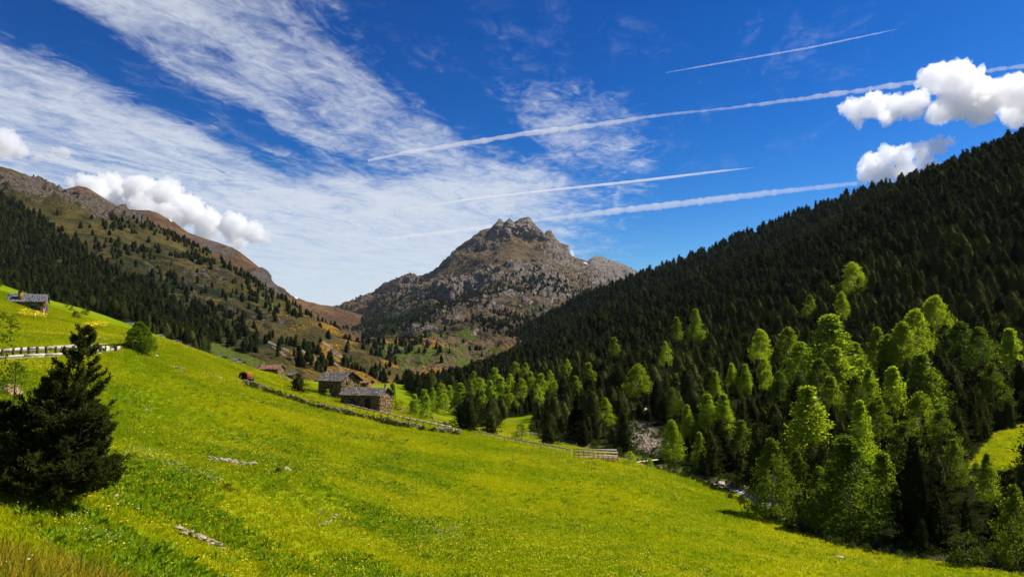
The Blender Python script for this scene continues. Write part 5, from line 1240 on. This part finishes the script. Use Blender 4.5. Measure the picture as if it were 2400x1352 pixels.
x, y = meadow_pts(60000, 30, 230, 33, lambda x, y: np.clip(smooth01(fbm2(x, y, 30, 3, .5, 12), -.2, .3) * .5 + .06, 0, 1)); scatter('yellow_flowers', x, y, .8, 1.5, FY, 'tiny yellow flowers speckling the meadow', 'flowers', 43)
def white_d(x, y):
    px, py, _ = proj(np.stack([x, y, H(x, y)], -1))
    o = px_seg(px, py, [(365, 1080, 440, 1105), (430, 1105, 520, 1135), (300, 1065, 370, 1080)], 14) + px_seg(px, py, [(985, 1250, 1060, 1255)], 18) * .8 + px_seg(px, py, [(30, 1175, 110, 1200), (150, 1230, 280, 1290)], 22) * .6
    return np.clip(o * .8 + .02 * smooth01(fbm2(x, y, 20, 2, .5, 13), 0, .3), 0, 1)
x, y = meadow_pts(60000, 14, 170, 34, white_d); scatter('white_flowers', x, y, .7, 1.3, FW, 'white umbel flowers in drifts on the meadow', 'flowers', 44)
x, y = meadow_pts(9000, 8, 34, 35, lambda x, y: smooth01(np.hypot(x + 9, y - 15), 11, 4)); scatter('dry_grass', x, y, .6, 1.3, DRY, 'dry yellow grass in the near left corner', 'grass', 45)
def broom_d(x, y):
    px, py, _ = proj(np.stack([x, y, H(x, y)], -1)); return np.clip(px_seg(px, py, [(52, 744, 68, 748), (74, 748, 100, 753), (200, 772, 262, 768), (195, 782, 230, 776)], 4) * .16 * smooth01(fbm2(x, y, 3, 2, .5, 21), -.2, .3), 0, 1)
x, y = meadow_pts(120000, 100, 230, 36, broom_d); BR = [umbel('broom_0', M['fl_yellow'], None, 650, 30, .7, .5, .10)]; scatter('yellow_broom', x, y, .8, 1.5, BR, 'clumps of yellow flowering broom below the blue-roofed house', 'broom', 46)

# ------------------------------------------------------------------ clouds and vapour trails
def volume_mat(name, dens, col=(1, 1, 1), aniso=.38):
    m, t = new_mat(name); v = t.n('ShaderNodeVolumePrincipled'); v.inputs['Color'].default_value = (*col, 1); v.inputs['Density'].default_value = dens; v.inputs['Anisotropy'].default_value = aniso
    finish(t, v.outputs[0], True); return m
def cloud(label, balls, d, dens, seed, name='cloud'):
    r = np.random.default_rng(seed); bm = bmesh.new(); k = d / F
    for (px, py, rp) in balls:
        c = P(px, py, d + r.normal(0, 28) * k); bmesh.ops.create_icosphere(bm, subdivisions=3, radius=rp * k, matrix=Matrix.Translation(Vector(c)) @ Matrix.Diagonal((1, 1.0, 1, 1)))
        for _ in range(4):
            a = r.normal(size=3); a /= np.linalg.norm(a); a[2] = abs(a[2]) * .9; bmesh.ops.create_icosphere(bm, subdivisions=2, radius=rp * k * r.uniform(.3, .55), matrix=Matrix.Translation(Vector(c + a * rp * k * .85)))
    me = bpy.data.meshes.new(name); bm.to_mesh(me); bm.free(); o = bpy.data.objects.new(name, me); COL.objects.link(o)
    rm = o.modifiers.new('r', 'REMESH'); rm.mode = 'VOXEL'; rm.voxel_size = 2.4 * k
    dg = bpy.context.evaluated_depsgraph_get(); ev = o.evaluated_get(dg); m2 = bpy.data.meshes.new_from_object(ev); bpy.data.objects.remove(o)
    V = np.empty(len(m2.vertices) * 3); m2.vertices.foreach_get('co', V); V = V.reshape(-1, 3); Nn = np.empty(len(V) * 3); m2.vertices.foreach_get('normal', Nn); Nn = Nn.reshape(-1, 3)
    bil = np.abs(fbm(V, 34 * k, 5, .6)) * 34 * k - 6 * k + fbm(V, 9 * k, 4, .65) * 9 * k
    V = V + Nn * bil[:, None]; m2.vertices.foreach_set('co', V.ravel()); m2.update(); m2.materials.clear(); m2.materials.append(volume_mat('cloud vapour', dens))
    o = obj('cloud', m2); o['label'] = label; o['category'] = 'cloud'; o['kind'] = 'thing'; return o
cloud('big white cumulus cloud rising behind the left mountain', [(165, 428, 16), (215, 440, 34), (265, 440, 36), (330, 445, 40), (385, 458, 40), (440, 492, 40), (490, 522, 36), (545, 530, 34), (592, 545, 28), (618, 560, 16), (400, 510, 40), (330, 490, 40), (560, 568, 22), (250, 480, 40), (480, 560, 28)], 6500, .016, 1)
cloud('large bright cumulus cloud above the right-hand ridge', [(2000, 255, 28), (2040, 250, 33), (2090, 257, 33), (2140, 245, 34), (2195, 185, 42), (2245, 185, 46), (2290, 215, 42), (2250, 240, 46), (2320, 228, 42), (2370, 215, 42), (2425, 225, 52), (2300, 262, 36), (2200, 265, 32), (2380, 268, 36), (2075, 282, 16), (2010, 282, 16), (2480, 240, 60)], 6000, .011, 2)
cloud('smaller cumulus cloud touching the right-hand ridge', [(2040, 380, 26), (2080, 366, 28), (2120, 360, 25), (2160, 352, 23), (2200, 342, 22), (2230, 332, 13), (2030, 408, 24), (2070, 410, 30), (2120, 400, 30), (2170, 385, 26)], 6200, .011, 3)
cloud('grey-white cloud at the left edge above the mountain', [(15, 332, 30), (-5, 345, 36), (42, 355, 22), (90, 372, 13), (120, 368, 9), (150, 358, 18), (-60, 350, 48), (-130, 350, 50)], 7000, .011, 4)
cloud('sliver of cloud behind the shoulder of the peak', [(1336, 596, 12), (1322, 590, 8), (1346, 604, 8)], 7500, .012, 5)
cloud('tiny wisp of cloud low over the valley', [(755, 681, 7), (742, 683, 5), (768, 683, 5)], 7500, .006, 6)
def contrail(label, pts, od, wob, seed):
    r = np.random.default_rng(seed); p = np.array(pts, float); n = 260; q_ = np.linspace(0, 1, n); kx = (p[:, 0] - p[0, 0]) / (p[-1, 0] - p[0, 0])
    px, py, wd_ = [np.interp(q_, kx, p[:, i]) for i in range(3)]; c = []
    for a, b in zip(px, py): v = P(a, b, 1000.0) - np.array((0, 0, 30.)); c.append(v * (4200 / v[2]) + np.array((0, 0, 30.)))
    c = np.array(c); dist = np.linalg.norm(c, axis=1); w_ = wd_ / F * dist
    nz = fbm2(q_ * 90, q_ * 0 + seed, 1.0, 3, .6, seed)
    rad = w_ * .5 * (1 + wob * nz * 1.6); c[:, 2] += w_ * wob * .5 * fbm2(q_ * 60, q_ * 0 + 3, 1.0, 2, .5, seed + 2)
    o = MB().tube(c, np.maximum(rad, w_ * .1), 9).build('vapour_trail', volume_mat('ice vapour', od / float(np.median(w_)), (1, 1, 1), 0.0), None, True)
    o['label'] = label; o['category'] = 'vapour trail'; o['kind'] = 'thing'
contrail('highest and thinnest vapour trail at upper right', [(1560, 171, 2), (1650, 155, 4), (1900, 112, 4.5), (2060, 78, 3.5), (2106, 68, 1)], .35, .25, 1)
contrail('long puffy vapour trail running into the large right-hand cloud', [(860, 377, 6), (960, 356, 9), (1100, 335, 11), (1230, 314, 12), (1400, 293, 12), (1550, 270, 7), (1700, 255, 6), (1850, 236, 10), (2000, 215, 11), (2150, 192, 11), (2260, 175, 9), (2460, 146, 9)], .5, .5, 2)
contrail('short sharp vapour trail above the peak, ending in mid sky', [(940, 491, 3), (1100, 468, 5), (1300, 445, 6), (1500, 424, 7), (1700, 400, 5), (1768, 393, 1)], .9, .08, 3)
contrail('wide soft vapour trail starting behind the peak', [(880, 562, 7), (1050, 545, 11), (1255, 517, 9), (1400, 500, 14), (1550, 483, 17), (1700, 465, 16), (1850, 447, 12), (2010, 430, 9)], .5, .3, 4)
